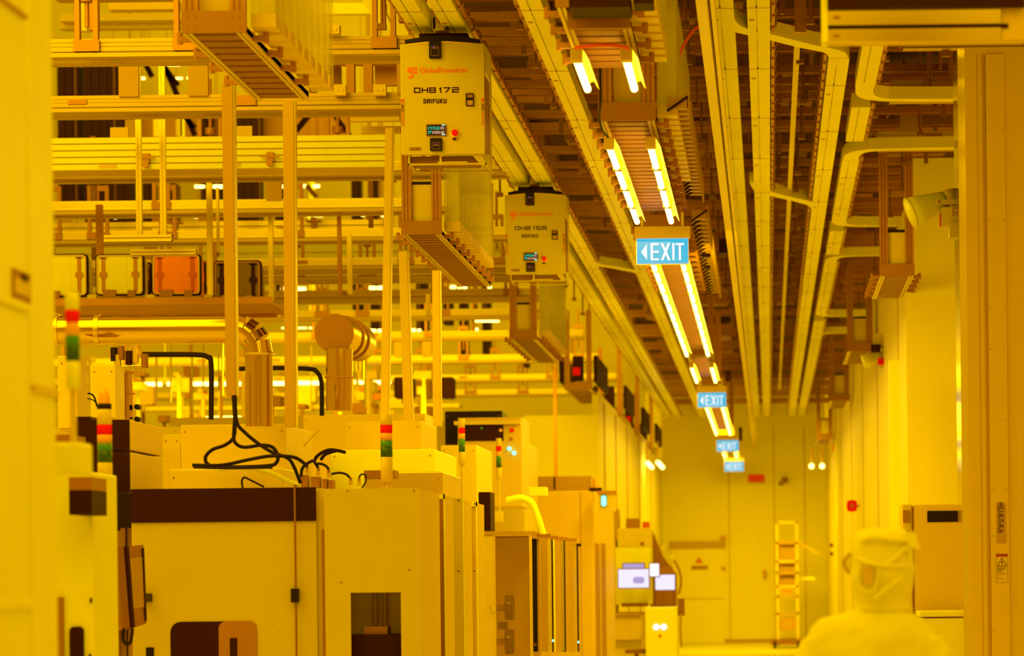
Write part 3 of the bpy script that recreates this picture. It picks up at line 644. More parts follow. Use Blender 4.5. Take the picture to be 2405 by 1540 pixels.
# ---------------------------------------------------------------- white overhead vehicles
def vehicle(Y, X0, number, label):
    "front cover 0.575 wide; X0 its left edge"
    s=20.5/F; W=196*s; zt=EYE+(1355-93)*s+0; 
    ztop=H(1040,93,(1355-93)*s).z
    zt=EYE+3.71; zb=EYE+2.93; Wd=.575; X1=X0+Wd; xc=(X0+X1)/2
    t=thing('overhead_vehicle',(xc,Y,zb-.07),label,'vehicle','white overhead transport vehicles')
    def fx(px): return X0+(px-940)/195.*Wd     # photo x across the nearest vehicle's face
    def fz(py): return zt-(py-95)/265.*(zt-zb)
    # front cover, top edge slightly bowed
    pts=[(X0+.008,zb),(X1-.008,zb),(X1,zb+.01),(X1,zt-.02)]
    for k in range(9):
        u=1-k/8; pts.append((X0+Wd*u, zt-.02+.02*math.sin(math.pi*u)))
    pts.append((X0,zb+.01))
    MB().poly(pts,Y,Y+.03).build('front_cover',M['veh'],t,bevel=.006)
    MB().box(X0+.01,X1+.012,Y+.03,Y+.42,zt-.22,zt-.02).build('side_cover',M['veh'],t,bevel=.01)
    MB().box(X0+.02,X1-.005,Y+.03,Y+.42,zb+.06,zt-.2).build('inner_case',M['umber'],t)
    MB().box(X1-.002,X1+.012,Y+.40,Y+.42,zb-.03,zt-.2).build('rear_post',M['cream'],t)
    mb=MB()
    for k in range(6): mb.cyl((X1-.006,Y+.1,zb+.25+k*.03),(X1-.004,Y+.1,zb+.25+k*.03),.006,6)
    for k in range(6): mb.cyl((X1-.006,Y+.1,zb+.47+k*.03),(X1-.004,Y+.1,zb+.47+k*.03),.006,6)
    mb.build('vent_holes',M['black'],t)
    # bowed black bumper and cap
    top=[(X0+.04,zt-.035),(X1-.02,zt-.035)]+[(X0+Wd*(.95-.9*k/8), zt+.005+.035*math.sin(math.pi*(.05+.9*k/8))) for k in range(9)]
    MB().poly(top,Y+.005,Y+.40).build('top_cap',M['black'],t)
    st=[(X0+.05+ (Wd-.13)*k/8, zt-.018+.018*math.sin(math.pi*k/8)) for k in range(9)]
    MB().poly(st+[(x,z-.012) for x,z in st[::-1]],Y-.004,Y+.01).build('top_strip',M['beige'],t)
    MB().box(xc-.17,xc+.17,Y+.1,Y+.36,zt+.02,zt+.075).build('carriage',M['dark'],t,bevel=.01)
    MB().cyl((xc-.02,Y+.2,zt+.06),(xc-.02,Y+.2,ZR-.005),.035,14).box(xc-.06,xc+.03,Y+.15,Y+.25,zt+.07,ZR-.01).build('neck',M['umber'],t)
    for sx in (-1,1): MB().cyl((xc+sx*.045-.02,Y+.08,ZR+.03),(xc+sx*.045+.01-.02,Y+.08,ZR+.03),.04,14).build('wheel',M['rubber'],t)
    # sensors
    for (a_,b_,c_,d_) in ((1008,95,1036,136),(1008,322,1036,352)):
        o=MB().rrect((fx(a_)+fx(b_*0+1036))/2,(fz(b_)+fz(d_))/2,(1036-1008)/195*Wd,(d_-b_)/265*(zt-zb),.006,Y-.02,Y).build('sensor',M['black'],t)
        MB().rframe(fx(1022),(fz(b_)+fz(d_))/2-.01,.055,(d_-b_)/265*(zt-zb)*.55,.004,.003,Y-.022,Y-.02).build('sensor_bezel',M['umber'],o)
        MB().box(fx(1016),fx(1028),Y-.0225,Y-.02,fz(b_+18),fz(b_+16)).build('sensor_slit',M['bronze'],o)
        MB().cyl((fx(1019),Y-.024,fz(b_+14)),(fx(1019),Y-.02,fz(b_+14)),.003,8).build('led',M['blueled'],o)
    # breaker
    o=MB().rframe(fx(1101.5),fz(233),.055,.088,.004,.006,Y-.012,Y).build('breaker_frame',M['dark'],t)
    MB().box(fx(1094),fx(1109),Y-.006,Y,fz(228),fz(220)).build('breaker_top',M['bronze'],o)
    MB().box(fx(1094),fx(1109),Y-.010,Y,fz(234),fz(228)).build('breaker_toggle',M['black'],o)
    MB().box(fx(1094),fx(1109),Y-.006,Y,fz(246),fz(234)).build('breaker_body',M['tan'],o)
    # display
    x0,x1,z0,z1=fx(999),fx(1046),fz(317),fz(289)
    MB().rrect((x0+x1)/2,(z0+z1)/2,x1-x0,z1-z0,.006,Y-.008,Y).build('display_bezel',M['umber'],t)
    o=MB().box(x0+.007,x1-.007,Y-.010,Y-.008,z0+.006,z1-.006).build('display',M['black'],t)
    def tx(x): return fx(x)
    num2={'172':'038240','156':'041560'}[number]
    text('CYCLE:',(tx(1003),tx(1031),fz(302),fz(295)),M['teal'],o,'display_text',Y-.0105,bold=.02)
    text('02',(tx(1032),tx(1041.5),fz(302),fz(295)),M['salmon'],o,'display_text',Y-.0105,bold=.02)
    text('ST',(tx(1003),tx(1012),fz(312),fz(305)),M['teal'],o,'display_text',Y-.0105,bold=.02)
    text(num2,(tx(1013),tx(1041.5),fz(312),fz(305)),M['salmon'],o,'display_text',Y-.0105,bold=.02)
    MB().box(tx(1035),tx(1043),Y-.0115,Y-.01,fz(292.5),fz(290.5)).box(tx(1035),tx(1043),Y-.0115,Y-.01,fz(314.5),fz(312.5)).build('display_mark',M['cyan'],o)
    # stop button
    o=MB().cyl((fx(1066),Y-.004,fz(310)),(fx(1066),Y,fz(310)),.036,24).build('stop_plate',M['beige'],t)
    MB().tube([(fx(1066),Y-.03,fz(310)),(fx(1066),Y-.028,fz(310)),(fx(1066),Y-.004,fz(310))],[.012,.021,.021],20).build('stop_button',M['red'],o)
    for i,ch in enumerate('E STOP'):
        if ch==' ': continue
        an=math.radians(150-i*24); cx=fx(1066)+.030*math.cos(an); cz=fz(310)+.030*math.sin(an)
        text(ch,(cx-.003,cx+.003,cz-.004,cz+.004),M['ink'],o,'button_text',Y-.0045)
    MB().rrect(fx(1065),fz(324),.042,.020,.0099,Y-.006,Y).build('key_plate',M['brown'],t)
    MB().cyl((fx(1065),Y-.012,fz(324)),(fx(1065),Y-.006,fz(324)),.009,14).build('key_switch',M['dark'],t)
    # lettering
    text('GlobalFoundries',(fx(985),fx(1096),fz(169),fz(156.5)),M['logo'],t,'lettering',Y-.0015,bold=.012)
    text('TM',(fx(1096.5),fx(1099),fz(158),fz(157)),M['logo'],t,'lettering',Y-.0015)
    # logo mark: g with f blocks
    def q(x,y): return (fx(x),fz(y))
    lg=MB()
    lg.poly([q(964,155),q(964,170),q(960,169),q(957,166),q(956,162),q(957,158),q(960,156)],Y-.0015,Y)
    lg.poly([q(966,155),q(970,155),q(970,174),q(969,179),q(966,182),q(963,183),q(963,178),q(965,176),q(966,173)],Y-.0015,Y)
    lg.poly([q(957,176),q(962,176),q(962,183),q(959,181)],Y-.0015,Y)
    lg.poly([q(972,156),q(979,154),q(979,162),q(972,162)],Y-.0015,Y)
    lg.poly([q(972,164.5),q(979,164.5),q(979,171.5),q(972,171.5)],Y-.0015,Y)
    lg.build('logo',M['logo'],t)
    strokes('OH8',(fx(971),fx(1022),fz(215.5),fz(203)),Y-.0015,.0088,M['ink'],t,'number_lettering',.16)
    strokes(number,(fx(1029),fx(1076),fz(215.5),fz(203)),Y-.0015,.0088,M['ink'],t,'number_lettering',.22)
    strokes('DAIFUKU',(fx(993),fx(1047),fz(240),fz(230)),Y-.0015,.0072,M['ink'],t,'maker_lettering',.2)
    o=MB().rrect(fx(972.5),fz(346),.083,.022,.002,Y-.002,Y).build('rating_plate',M['umber'],t)
    MB().rrect(fx(972.5),fz(346),.078,.018,.002,Y-.003,Y-.002).build('plate_face',M['tan'],o)
    text('DC320V',(fx(962),fx(984),fz(349),fz(343)),M['ink'],o,'plate_text',Y-.004)
    for (a_,b_) in ((940,948.5),(1128,1135)):
        o=MB().box(fx(a_),fx(b_),Y-.002,Y,fz(293),fz(230)).build('warning_label',M['tan'],t)
        MB().box(fx(a_),fx(b_),Y-.003,Y-.002,fz(236),fz(230)).build('label_band',M['dorange'],o)
        tr=MB(); A=(fx(a_)+.003,fz(257)); B=(fx(b_)-.003,fz(257)); C_=((A[0]+B[0])/2,fz(242))
        for P_,Q_ in ((A,B),(B,C_),(C_,A)): tr.bar((P_[0],Y-.003,P_[1]),(Q_[0],Y-.003,Q_[1]),.0022)
        tr.build('label_triangle',M['ink'],o)
        ln=MB()
        for k in range(7): ln.box(fx(a_)+.003,fx(b_)-.004-(k%3)*.003,Y-.003,Y-.002,fz(264+k*4),fz(264+k*4)+.0028)
        ln.build('label_text',M['dorange'],o)
    MB().cyl((fx(1055),Y-.002,fz(100)),(fx(1055),Y,fz(100)),.004,8).build('screw',M['ink'],t)
    # gripper frame underneath
    m=MB().box(X0+.045,X1+.01,Y+.02,Y+.03,zb-.068,zb-.058).box(X0+.045,X1+.01,Y+.38,Y+.39,zb-.068,zb-.058).box(X0+.045,X0+.055,Y+.02,Y+.39,zb-.068,zb).box(X1-.002,X1+.008,Y+.02,Y+.39,zb-.068,zb-.058)
    m.build('gripper_frame',M['veh'],t)
    MB().box(X0+.06,X1-.06,Y+.08,Y+.36,zb-.045,zb-.0).build('gripper',M['umber'],t)
    MB().box(xc-.03,xc-.015,Y+.04,Y+.06,zb-.06,zb).box(xc-.045,xc+.16,Y+.045,Y+.06,zb-.05,zb-.042).build('gripper_rod',M['cream'],t)
    m=MB(); m.add([(X1-.09,Y+.02,zb-.002),(X1-.03,Y+.02,zb-.002),(X1+.008,Y+.03,zb-.062),(X1-.04,Y+.03,zb-.062),(X1-.09,Y+.03,zb-.002),(X1-.03,Y+.03,zb-.002),(X1+.008,Y+.04,zb-.062),(X1-.04,Y+.04,zb-.062)],[(0,1,2,3),(4,7,6,5),(0,3,7,4),(1,5,6,2),(0,4,5,1),(3,2,6,7)])
    m.build('skirt',M['veh'],t)
xa=U(941,225,20.5).x
vehicle(20.5,xa,'172','nearest white vehicle hanging from the rail, numbered 172')
vehicle(28.6,xa+.0,'156','farther white vehicle hanging from the rail, numbered 156')
# ---------------------------------------------------------------- carrier boxes on the shelf
def carrier(x0,y0,x1,y1,Y,body,rimm,latch,label):
    a,b,c,d=R(x0,y0,x1,y1,Y); cx=(a+b)/2; cz=(c+d)/2; w_=b-a; h_=d-c
    t=thing('carrier_box',(cx,Y,c),label,'box','carrier boxes on the shelf')
    MB().rrect(cx,cz,w_+.012,h_+.012,.04,Y+.016,Y+.06).build('outer_rim',M['dark'],t)
    MB().rframe(cx,cz,w_-.012,h_-.012,.034,.013,Y-.004,Y+.016).build('inner_rim',M[rimm],t)
    o=MB().rrect(cx,cz,w_-.035,h_-.035,.02,Y+.004,Y+.02).build('door',M[body],t)
    MB().box(cx-w_*.13,cx+w_*.16,Y+.001,Y+.004,c+.02,d-.02).build('door_rib',M[body],o)
    for sx in (-1,1):
        x=cx+sx*w_*.34
        m=MB().box(x-.017,x+.017,Y-.002,Y+.004,c+.03,d-.03).cyl((x,Y-.006,cz),(x,Y+.004,cz),.037,20).box(x-.035,x+.035,Y-.002,Y+.004,d-.04,d-.025)
        m.build('latch',M[latch],o)
    MB().box(cx-w_*.42,cx+w_*.42,Y+.06,Y+.36,c+.02,d-.03).build('shell',M[body],t)
    MB().box(cx-w_*.34,cx-.03,Y-.03,Y-.01,c-.02,c+.045).build('front_stop',M['bronze'],t)
    MB().box(cx+w_*.18,cx+w_*.34,Y-.03,Y-.01,c-.02,c+.04).build('front_stop',M['bronze'],t)
    return t
carrier(92,597,204,695,27,'shelfc','beige','brown','pale carrier box half hidden by the blurred cabinet')
carrier(225,597,336,692,27,'shelfc','beige','brown','pale carrier box between its pale neighbour and the orange one')
carrier(357,597,470,692,27,'orange','beige','dorange','bright orange carrier box on the shelf')
carrier(503,612,612,705,26.4,'smokef','bronze','dark','dark smoked carrier box behind the hanging cable post')
for i,(x0,y0,x1,y1,l) in enumerate([(340,615,352,690,'dark carrier box edge between the pale and orange boxes'),(463,612,482,690,'dark carrier box edge with a red spot beside the orange box')]):
    a,b,c,d=R(x0,y0,x1,y1,27.5)
    t=thing('side_carrier',((a+b)/2,27.5,c),l,'box')
    MB().rrect((a+b)/2-.1,(c+d)/2,.28,d-c,.03,27.5,27.54).build('rim',M['dark'],t)
    MB().rrect((a+b)/2-.1,(c+d)/2,.25,d-c-.03,.02,27.49,27.5).build('face',M['smokef'],t)
    if i: MB().rrect(b-.03,(c+d)/2,.05,.10,.02,27.46,27.49).build('red_knob',M['red'],t)
    else: MB().box(b-.035,b-.005,27.46,27.49,(c+d)/2-.03,(c+d)/2+.05).build('clasp',M['tan'],t)
a,b,c,d=R(90,700,640,716,26.4)
simple('carrier_shelf',MB().box(a,b,26.4,27.5,c,c+.02).box(a,b,26.36,26.4,c+.0,d),M['brown'],'long pale shelf carrying the row of carrier boxes','shelf')
a,b,c,d=R(135,718,640,742,27.2)
simple('shelf_beam',MB().box(a,b,27.2,27.26,d-.04,d).box(a,b,27.4,27.5,c,c+.03),M['brown'],'brown beam slung under the carrier shelf','beam')
for px in (215,352,490,620):
    simple('shelf_foot',MB().pb(px-10,692,px+10,702,26.5,26.6),M['cream'],'small pale foot between the carrier boxes','foot','feet on the carrier shelf')
# ---------------------------------------------------------------- far boxes on the long rack row, blurred
for i,(x0,x1,y0,y1,mm) in enumerate([(310,360,905,950,'tan'),(925,970,885,935,'dark'),(975,1010,885,935,'smokef'),(1035,1066,885,935,'dark'),(845,893,905,938,'orange'),(600,640,910,945,'cream'),(700,740,905,945,'cream'),(780,790,910,940,'cream')]):
    simple('far_carrier',MB().rrect((R(x0,y0,x1,y1,50)[0]+R(x0,y0,x1,y1,50)[1])/2,(R(x0,y0,x1,y1,50)[2]+R(x0,y0,x1,y1,50)[3])/2,R(x0,y0,x1,y1,50)[1]-R(x0,y0,x1,y1,50)[0],R(x0,y0,x1,y1,50)[3]-R(x0,y0,x1,y1,50)[2],.04,50,50.3),M[mm],
       'orange far carrier box under the white lamp line' if mm=='orange' else ('pale blurred carrier box far off in the bay' if mm=='cream' else ('tan blurred carrier box beside the valve tower' if mm=='tan' else 'dark blurred carrier box far off in the bay')),'box',None if mm in('orange','tan') else ('far pale boxes' if mm=='cream' else 'far dark boxes'))
a,b,c,d=R(300,945,1080,955,50)
simple('far_shelf',MB().box(a,b,49.9,50.4,c-.04,c+.02),M['alu'],'long blurred shelf under the far carrier boxes','shelf')
# ---------------------------------------------------------------- hanging posts
def post(x0t,x1t,yt,x0b,x1b,yb,Y,mm,label,edge=True):
    A=U(x0t,yt,Y);B=U(x1t,yt,Y);C_=U(x0b,yb,Y);D=U(x1b,yb,Y); t=thing('cable_post',((C_.x+D.x)/2,Y,C_.z),label,'post')
    def slab(fa,fb,y0,y1,m,n):
        mb=MB(); q=[(C_.lerp(D,fa)),(C_.lerp(D,fb)),(A.lerp(B,fb)),(A.lerp(B,fa))]
        mb.add([(p.x,y0,p.z) for p in q]+[(p.x,y1,p.z) for p in q],[(0,1,2,3),(7,6,5,4),(0,4,5,1),(1,5,6,2),(2,6,7,3),(3,7,4,0)]); mb.build(n,m,t)
    slab(0,.86,Y,Y+.08,M[mm],'duct'); slab(.86,1,Y+.01,Y+.08,M['cream'],'lid')
post(520,549,195,531,556,930,17.6,'tan','tan cable post in front, with black cables leaving its foot')
post(664,693,235,669,696,1002,20.5,'tan','tan cable post just right of the carrier shelf')
post(905,924,300,893,913,985,23.5,'beige','leaning pale cable post behind the middle signal tower')
post(936,958,590,948,970,988,24.5,'beige','pale cable post leaning the other way beside the middle signal tower')
post(1015,1034,635,1017,1036,1000,22.5,'beige','pale cable post left of the second hanging rack end')
# ================================================================ machines on the left
def floorbox(px0,py0,px1,Y0,Y1,m=None):
    a,b,c,d=R(px0,py0,px1,1540,Y0); return a,b,d
# blurred near cabinet
X=-2.3; ya=7.0; yb=XAT(66,700,X).y; yc=XAT(135,700,X).y
t=thing('tall_cabinet',(X-.5,8,0),'tall blurred pale cabinet filling the left edge of the picture','cabinet')
MB().box(X-1.2,X,ya,yb,0,3.6).build('body',M['white'],t,bevel=.012)
MB().box(X-1.2,X-.006,yb+.05,yc,0,3.6).build('end_section',M['white'],t,bevel=.02)
MB().box(X-1.1,X-.03,yb,yb+.05,0,3.6).build('seam',M['beige'],t)
q0=XAT(27,640,X); q1=XAT(69,650,X)
z1=XAT(27,628,X).z; z0=XAT(27,707,X).z
o=MB().box(X,X+.004,q0.y,q1.y,z0,z1).build('handle_recess',M['bronze'],t)
MB().box(X+.004,X+.007,q0.y+.02,q1.y-.02,z0+.03,z1-.025).build('recess_floor',M['beige'],o)
MB().box(X+.004,X+.012,q0.y+.1,q0.y+.16,z1-.028,z1-.01).build('catch',M['dark'],o)
for (py,h) in ((715,.012),(1419,.014)):
    z=XAT(40,py,X).z; MB().box(X,X+.012,ya,yb,z-h,z+h).build('ledge',M['white'],t,bevel=.004)
z=XAT(100,915,X).z; MB().box(X-.006,X+.006,yb+.06,yc-.02,z-.01,z+.01).build('ledge',M['cream'],t)
p=XAT(30,20,X); MB().bar((X+.004,p.y-.3,p.z),(X+.004,yb,p.z-.0),.012).build('top_groove',M['tan'],t)
# mounting box and pole of the blurred tower light
def tower(cx, Y, wpx, parts, label, pole=None, base=None, group=None, ring=None, dome=None):
    zs=[U(cx,parts[-1][1],Y).z]; x=U(cx,parts[0][0],Y).x; r=wpx*Y/F/2
    t=thing('signal_tower',(U(cx,parts[-1][1],Y).x,Y,(U(cx,pole[1],Y).z if pole else zs[0])),label,'light',group)
    for (y0,y1,mm) in parts:
        A=U(cx,y0,Y).z; B=U(cx,y1,Y).z
        MB().tube([(x,Y,B),(x,Y,B+.001),(x,Y,A-.001),(x,Y,A)],[r*.94,r,r,r*.94],20).build({'red':'red_lens','amber':'amber_lens','green':'green_lens','dgreen':'dark_green_lens','white':'housing','cream':'housing','black':'collar','tan':'collar'}[mm],M[mm],t)
    if dome:
        A=U(cx,dome[0],Y).z; B=U(cx,dome[1],Y).z; h=A-B
        MB().tube([(x,Y,B+h*k/6) for k in range(7)],[r*.82,r*.82,r*.80,r*.78,r*.7,r*.5,r*.1],20).build('dome',M['amber'],t)
    if pole: MB().cyl((x,Y,U(cx,pole[0],Y).z),(x,Y,U(cx,pole[1],Y).z),pole[2]*Y/F/2,12).build('pole',M['cream'],t)
    return t,x
t,x=tower(169,10.0,33,[(685,728,'white'),(728,758,'red'),(758,788,'amber'),(788,812,'green'),(812,848,'dgreen'),(848,914,'white')],'blurred signal tower with red and green bands beside the tall pale cabinet',(914,1036,15))
MB().pb(122,1038,195,1115,9.95,10.1).build('mounting_box',M['white'],t,bevel=.012)
MB().pb(60,1060,124,1100,9.98,10.08).build('arm',M['cream'],t)
t,x=tower(245,14.0,34,[(948,961,'black'),(961,997,'cream'),(997,1021,'red'),(1021,1037,'amber'),(1037,1042,'tan'),(1042,1058,'green'),(1058,1086,'dgreen'),(1086,1131,'cream')],'tall signal tower with a clear dome on top',(1131,1155,13),dome=(911,948))
a,b,c,d=R(215,1152,255,1196,14)
MB().poly([(a,c),(b-.01,c+.035),(b,c+.045),(b,d),(a,d)],13.95,14.1).build('bracket',M['cream'],t)
t,x=tower(907,17.8,28,[(974,998,'cream'),(998,1017,'red'),(1017,1031,'amber'),(1031,1035,'tan'),(1035,1049,'green'),(1049,1073,'dgreen'),(1073,1133,'cream')],'signal tower standing on the middle machine with the square opening',(1133,1147,10))
for sx in (-1,1): MB().bar((x+sx*.012,17.8,U(907,1133,17.8).z),(x+sx*.036,17.8,U(907,1147,17.8).z),.006).build('foot',M['cream'],t)
t,x=tower(1084,25,15,[(983,1004,'cream'),(1004,1018,'red'),(1018,1030,'amber'),(1030,1045,'green'),(1045,1061,'dgreen'),(1061,1092,'cream')],'slim signal tower on a pole in front of the dark display opening',(1092,1180,6))
t,x=tower(1171,31,12.5,[(1029,1047,'cream'),(1047,1060,'red'),(1060,1071,'amber'),(1071,1083,'green'),(1083,1098,'dgreen'),(1098,1125,'cream')],'farthest signal tower, beside the two round cyan buttons',(1125,1200,5))
MB().pb(1156,1200,1179,1225,30.95,31.1).build('bracket',M['cream'],t)
# pale panel machine below the blurred tower
a,b,c,d=R(70,1108,218,1540,13)
t=thing('pale_machine',((a+b)/2,13,0),'pale machine side at the lower left with a dark oval handle opening','machine')
MB().box(a,b,13,13.5,0,d).build('body',M['white'],t,bevel=.008)
a2,b2,c2,d2=R(127,1402,150,1560,12.99); MB().box(a2,b2,12.985,13,c2,d2).build('slot_panel',M['bronze'],t)
a2,b2,c2,d2=R(164,1471,197,1600,12.99); MB().rrect((a2+b2)/2,(c2+d2)/2,b2-a2,d2-c2,.02,12.985,13).build('handle_opening',M['dark'],t)
MB().pb(211,1404,215,1415,12.985,13).build('small_slot',M['dark'],t)
MB().pb(208,1536,213,1560,12.985,13).build('small_slot',M['dark'],t)
MB().pb(125,1020,165,1110,13.3,13.6).build('upper_box',M['bronze'],t)
a,b,c,d=R(162,1120,215,1208,12.7)
t=thing('dark_box',((a+b)/2,12.7,c),'dark box with a tan top behind the mounting box of the blurred tower','box')
MB().box(a,b,12.7,12.99,c,d-.055).build('body',M['dark'],t); MB().box(a,b,12.7,12.99,d-.055,d).build('lid',M['bronze'],t)
# dark fronted cabinet with pale side
pa=U(175,985,17.5); pb_=U(303,985,17.5)
t=thing('dark_cabinet',((pa.x+pb_.x)/2,17.5,0),'tall dark-fronted cabinet with a pale side behind the domed tower','cabinet')
ye=XAT(382,1003,pb_.x).y
zt=pb_.z; zs=U(303,1058,17.5).z; zb_=U(303,1155,17.5).z
MB().box(pa.x,pb_.x,17.5,17.52,zs+.004,zt).build('upper_door',M['dark'],t); MB().box(pa.x,pb_.x,17.5,17.52,zb_,zs-.004).build('lower_door',M['dark'],t)
MB().box(pa.x,pb_.x,17.52,ye,zs+.006,zt).build('upper_side',M['beige'],t,bevel=.006); MB().box(pa.x,pb_.x,17.52,ye,U(260,1237,17.5).z,zs-.006).build('lower_side',M['beige'],t,bevel=.006)
MB().pb(178,978,212,985,17.5,17.8).build('top_cap',M['dark'],t)
# main machine with the dark band
Y=17.0
a,b,c,d=R(310,1146,763,1540,Y); zband=U(540,1225,Y).z
t=thing('band_machine',((a+b)/2,Y,0),'wide pale machine with a dark band across its top','machine')
MB().box(a,b-.045,Y,Y+1.3,0,d-.02).build('body',M['face'],t,bevel=.004)
MB().box(a,b-.045,Y-.012,Y+.0,zband,d).build('dark_band',M['dark'],t)
MB().box(b-.045,b-.002,Y+.02,Y+1.3,0,d-.005).build('edge_post',M['face'],t)
MB().box(b-.018,b-.004,Y+.01,Y+.02,0.3,zband-.05).build('edge_slot',M['bronze'],t)
cx=(R(400,1400,603,1500,Y)[0]+R(400,1400,603,1500,Y)[1])/2; ww=203*Y/F
zw=U(500,1459,Y).z
o=MB().rrect(cx,zw-.26,ww,.52,.06,Y-.004,Y).build('window',M['dark'],t)
q=U(514,1480,Y).x
MB().rrect((q+cx+ww/2)/2,zw-.26,cx+ww/2-q,.52,.04,Y-.007,Y-.004).build('window_panel',M['bronze'],o)
MB().pb(540,1498,557,1560,Y-.010,Y-.007).build('window_slot',M['dark'],o)
MB().pb(343,1520,361,1570,Y-.008,Y).build('vent_slot',M['black'],t)
p=U(692,1140,Y-.04); p2=U(696,1700,Y-.04)
MB().cyl((p.x,Y-.04,p.z),(p.x,Y-.04,.35),.006,8).build('latch_rod',M['umber'],t)
MB().pb(683,1382,700,1414,Y-.055,Y).build('rod_clamp',M['black'],t)
MB().bar((p.x,Y-.04,p.z),(p.x,Y+.02,p.z),.01).build('rod_hook',M['umber'],t)
mb=MB(); p=U(640,1475,Y)
for ang in (90,210,330): mb.cyl((p.x+.04*math.cos(math.radians(ang)),Y-.003,p.z+.03*math.sin(math.radians(ang))),(p.x+.04*math.cos(math.radians(ang)),Y,p.z+.03*math.sin(math.radians(ang))),.003,8)
mb.build('screw',M['tan'],t)
# recess between it and the pale machine
a,b,c,d=R(216,1158,311,1238,17.3)
t=thing('recess_cabinet',((a+b)/2,18,0),'tan recessed cabinet under a black header between the two pale machines','cabinet')
MB().box(a,b,17.3,17.49,c,d).build('header',M['black'],t)
MB().pb(260,1236,281,1246,17.28,17.3).build('header_tab',M['black'],t)
MB().box(a,b,17.62,18.3,0,c).build('body',M['tan'],t)
MB().pb(296,1236,297.5,1540,17.6,17.62).build('joint',M['dark'],t)
MB().pb(218,1461,248,1465,17.6,17.62).build('slot',M['dark'],t)
MB().pb(218,1481,248,1482.5,17.6,17.62).build('slot',M['dark'],t)
MB().pb(248,1395,278,1560,17.55,17.62).build('inner_panel',M['tan'],t)
MB().pb(278,1395,295,1480,17.5,17.62).build('arm_mount',M['bronze'],t)
# swivel monitor seen almost edge on
Y=16.3
A=[U(297,1282,Y),U(337,1279,Y+.3),U(344,1464,Y+.3),U(312,1474,Y)]
t=thing('swivel_monitor',(U(310,1470,Y).x,Y,U(310,1470,Y).z),'dark monitor seen almost edge on, mounted on the pale band machine','monitor')
def quad(pts,th,dx=0):
    n=(pts[1]-pts[0]).cross(pts[3]-pts[0]).normalized()
    if n.x<0: n=-n
    vs=[p+n*dx for p in pts]+[p+n*(dx-th) for p in pts]
    return MB().add([tuple(v) for v in vs],[(0,1,2,3),(7,6,5,4),(0,4,5,1),(1,5,6,2),(2,6,7,3),(3,7,4,0)])
quad(A,.03).build('bezel',M['bronze'],t)
def lerp4(A,u0,u1,v0,v1):
    f=lambda u,v:(A[0].lerp(A[1],u)).lerp(A[3].lerp(A[2],u),v)
    return [f(u0,v0),f(u1,v0),f(u1,v1),f(u0,v1)]
quad(lerp4(A,.1,.85,.15,.78),.002,.003).build('screen',M['tan'],t)
quad(lerp4(A,.86,.97,.04,.96),.003,.006).build('edge_strip',M['dark'],t)
quad(lerp4(A,-.02,.09,.0,1.0),.02,.006).build('near_edge',M['dark'],t)
B=[U(289,1300,Y+.02),U(297,1282,Y),U(312,1474,Y),U(296,1470,Y+.02)]
quad(B,.05,-.02).build('back_shell',M['umber'],t)
MB().pb(283,1395,300,1415,Y+.05,Y+.9).build('wall_arm',M['black'],t)
MB().tube(curve([U(286,1425,Y+.05),U(292,1440,Y+.03),U(291,1470,Y),U(289,1498,Y),U(296,1512,Y),U(306,1508,Y),U(310,1488,Y),U(311,1475,Y)],8),.009,10).build('looped_cable',M['rubber'],t)
# opening machine
Y=16.85
a,b,c,d=R(763,1147,989,1540,Y); o1=R(824,1391,942,1540,Y)
t=thing('opening_machine',((a+b)/2,Y,0),'pale machine with a square opening, right of the dark band','machine')
m=MB().box(a,o1[0],Y,Y+.02,0,d).box(o1[1],b,Y,Y+.02,0,d).box(o1[0],o1[1],Y,Y+.02,o1[3],d).box(o1[0],o1[1],Y,Y+.02,0,.8)
m.build('front_panel',M['face'],t)
MB().box(a+.003,b-.003,Y+.35,Y+1.0,0,d-.004).build('body',M['beige'],t)
MB().box(a+.003,a+.02,Y+.02,Y+.35,0,d-.004).build('side_wall',M['beige'],t); MB().box(b-.02,b-.003,Y+.02,Y+.35,0,d-.004).build('side_wall',M['beige'],t)
MB().box(a+.02,b-.02,Y+.02,Y+.35,d-.03,d-.004).build('roof_panel',M['beige'],t)
z=U(880,1490,Y).z
MB().box(o1[0]-.02,o1[1]+.03,Y+.1,Y+.3,.8,z).build('inner_unit',M['dark'],t)
MB().box(o1[0]+.06,o1[0]+.19,Y+.12,Y+.28,z,z+.045).build('inner_top',M['umber'],t)
MB().cyl((o1[0]+.10,Y+.3,z),(o1[0]+.10,Y+.3,d-.04),.012,10).build('inner_pipe',M['tan'],t)
MB().cyl((o1[0]+.155,Y+.3,z),(o1[0]+.155,Y+.3,d-.04),.012,10).build('inner_pipe',M['tan'],t)
for (px,py) in ((816,1153),(972,1152),(801,1367),(961,1338)):
    p=U(px,py,Y); MB().cyl((p.x,Y-.003,p.z),(p.x,Y,p.z),.006,10).build('screw',M['bronze'],t)
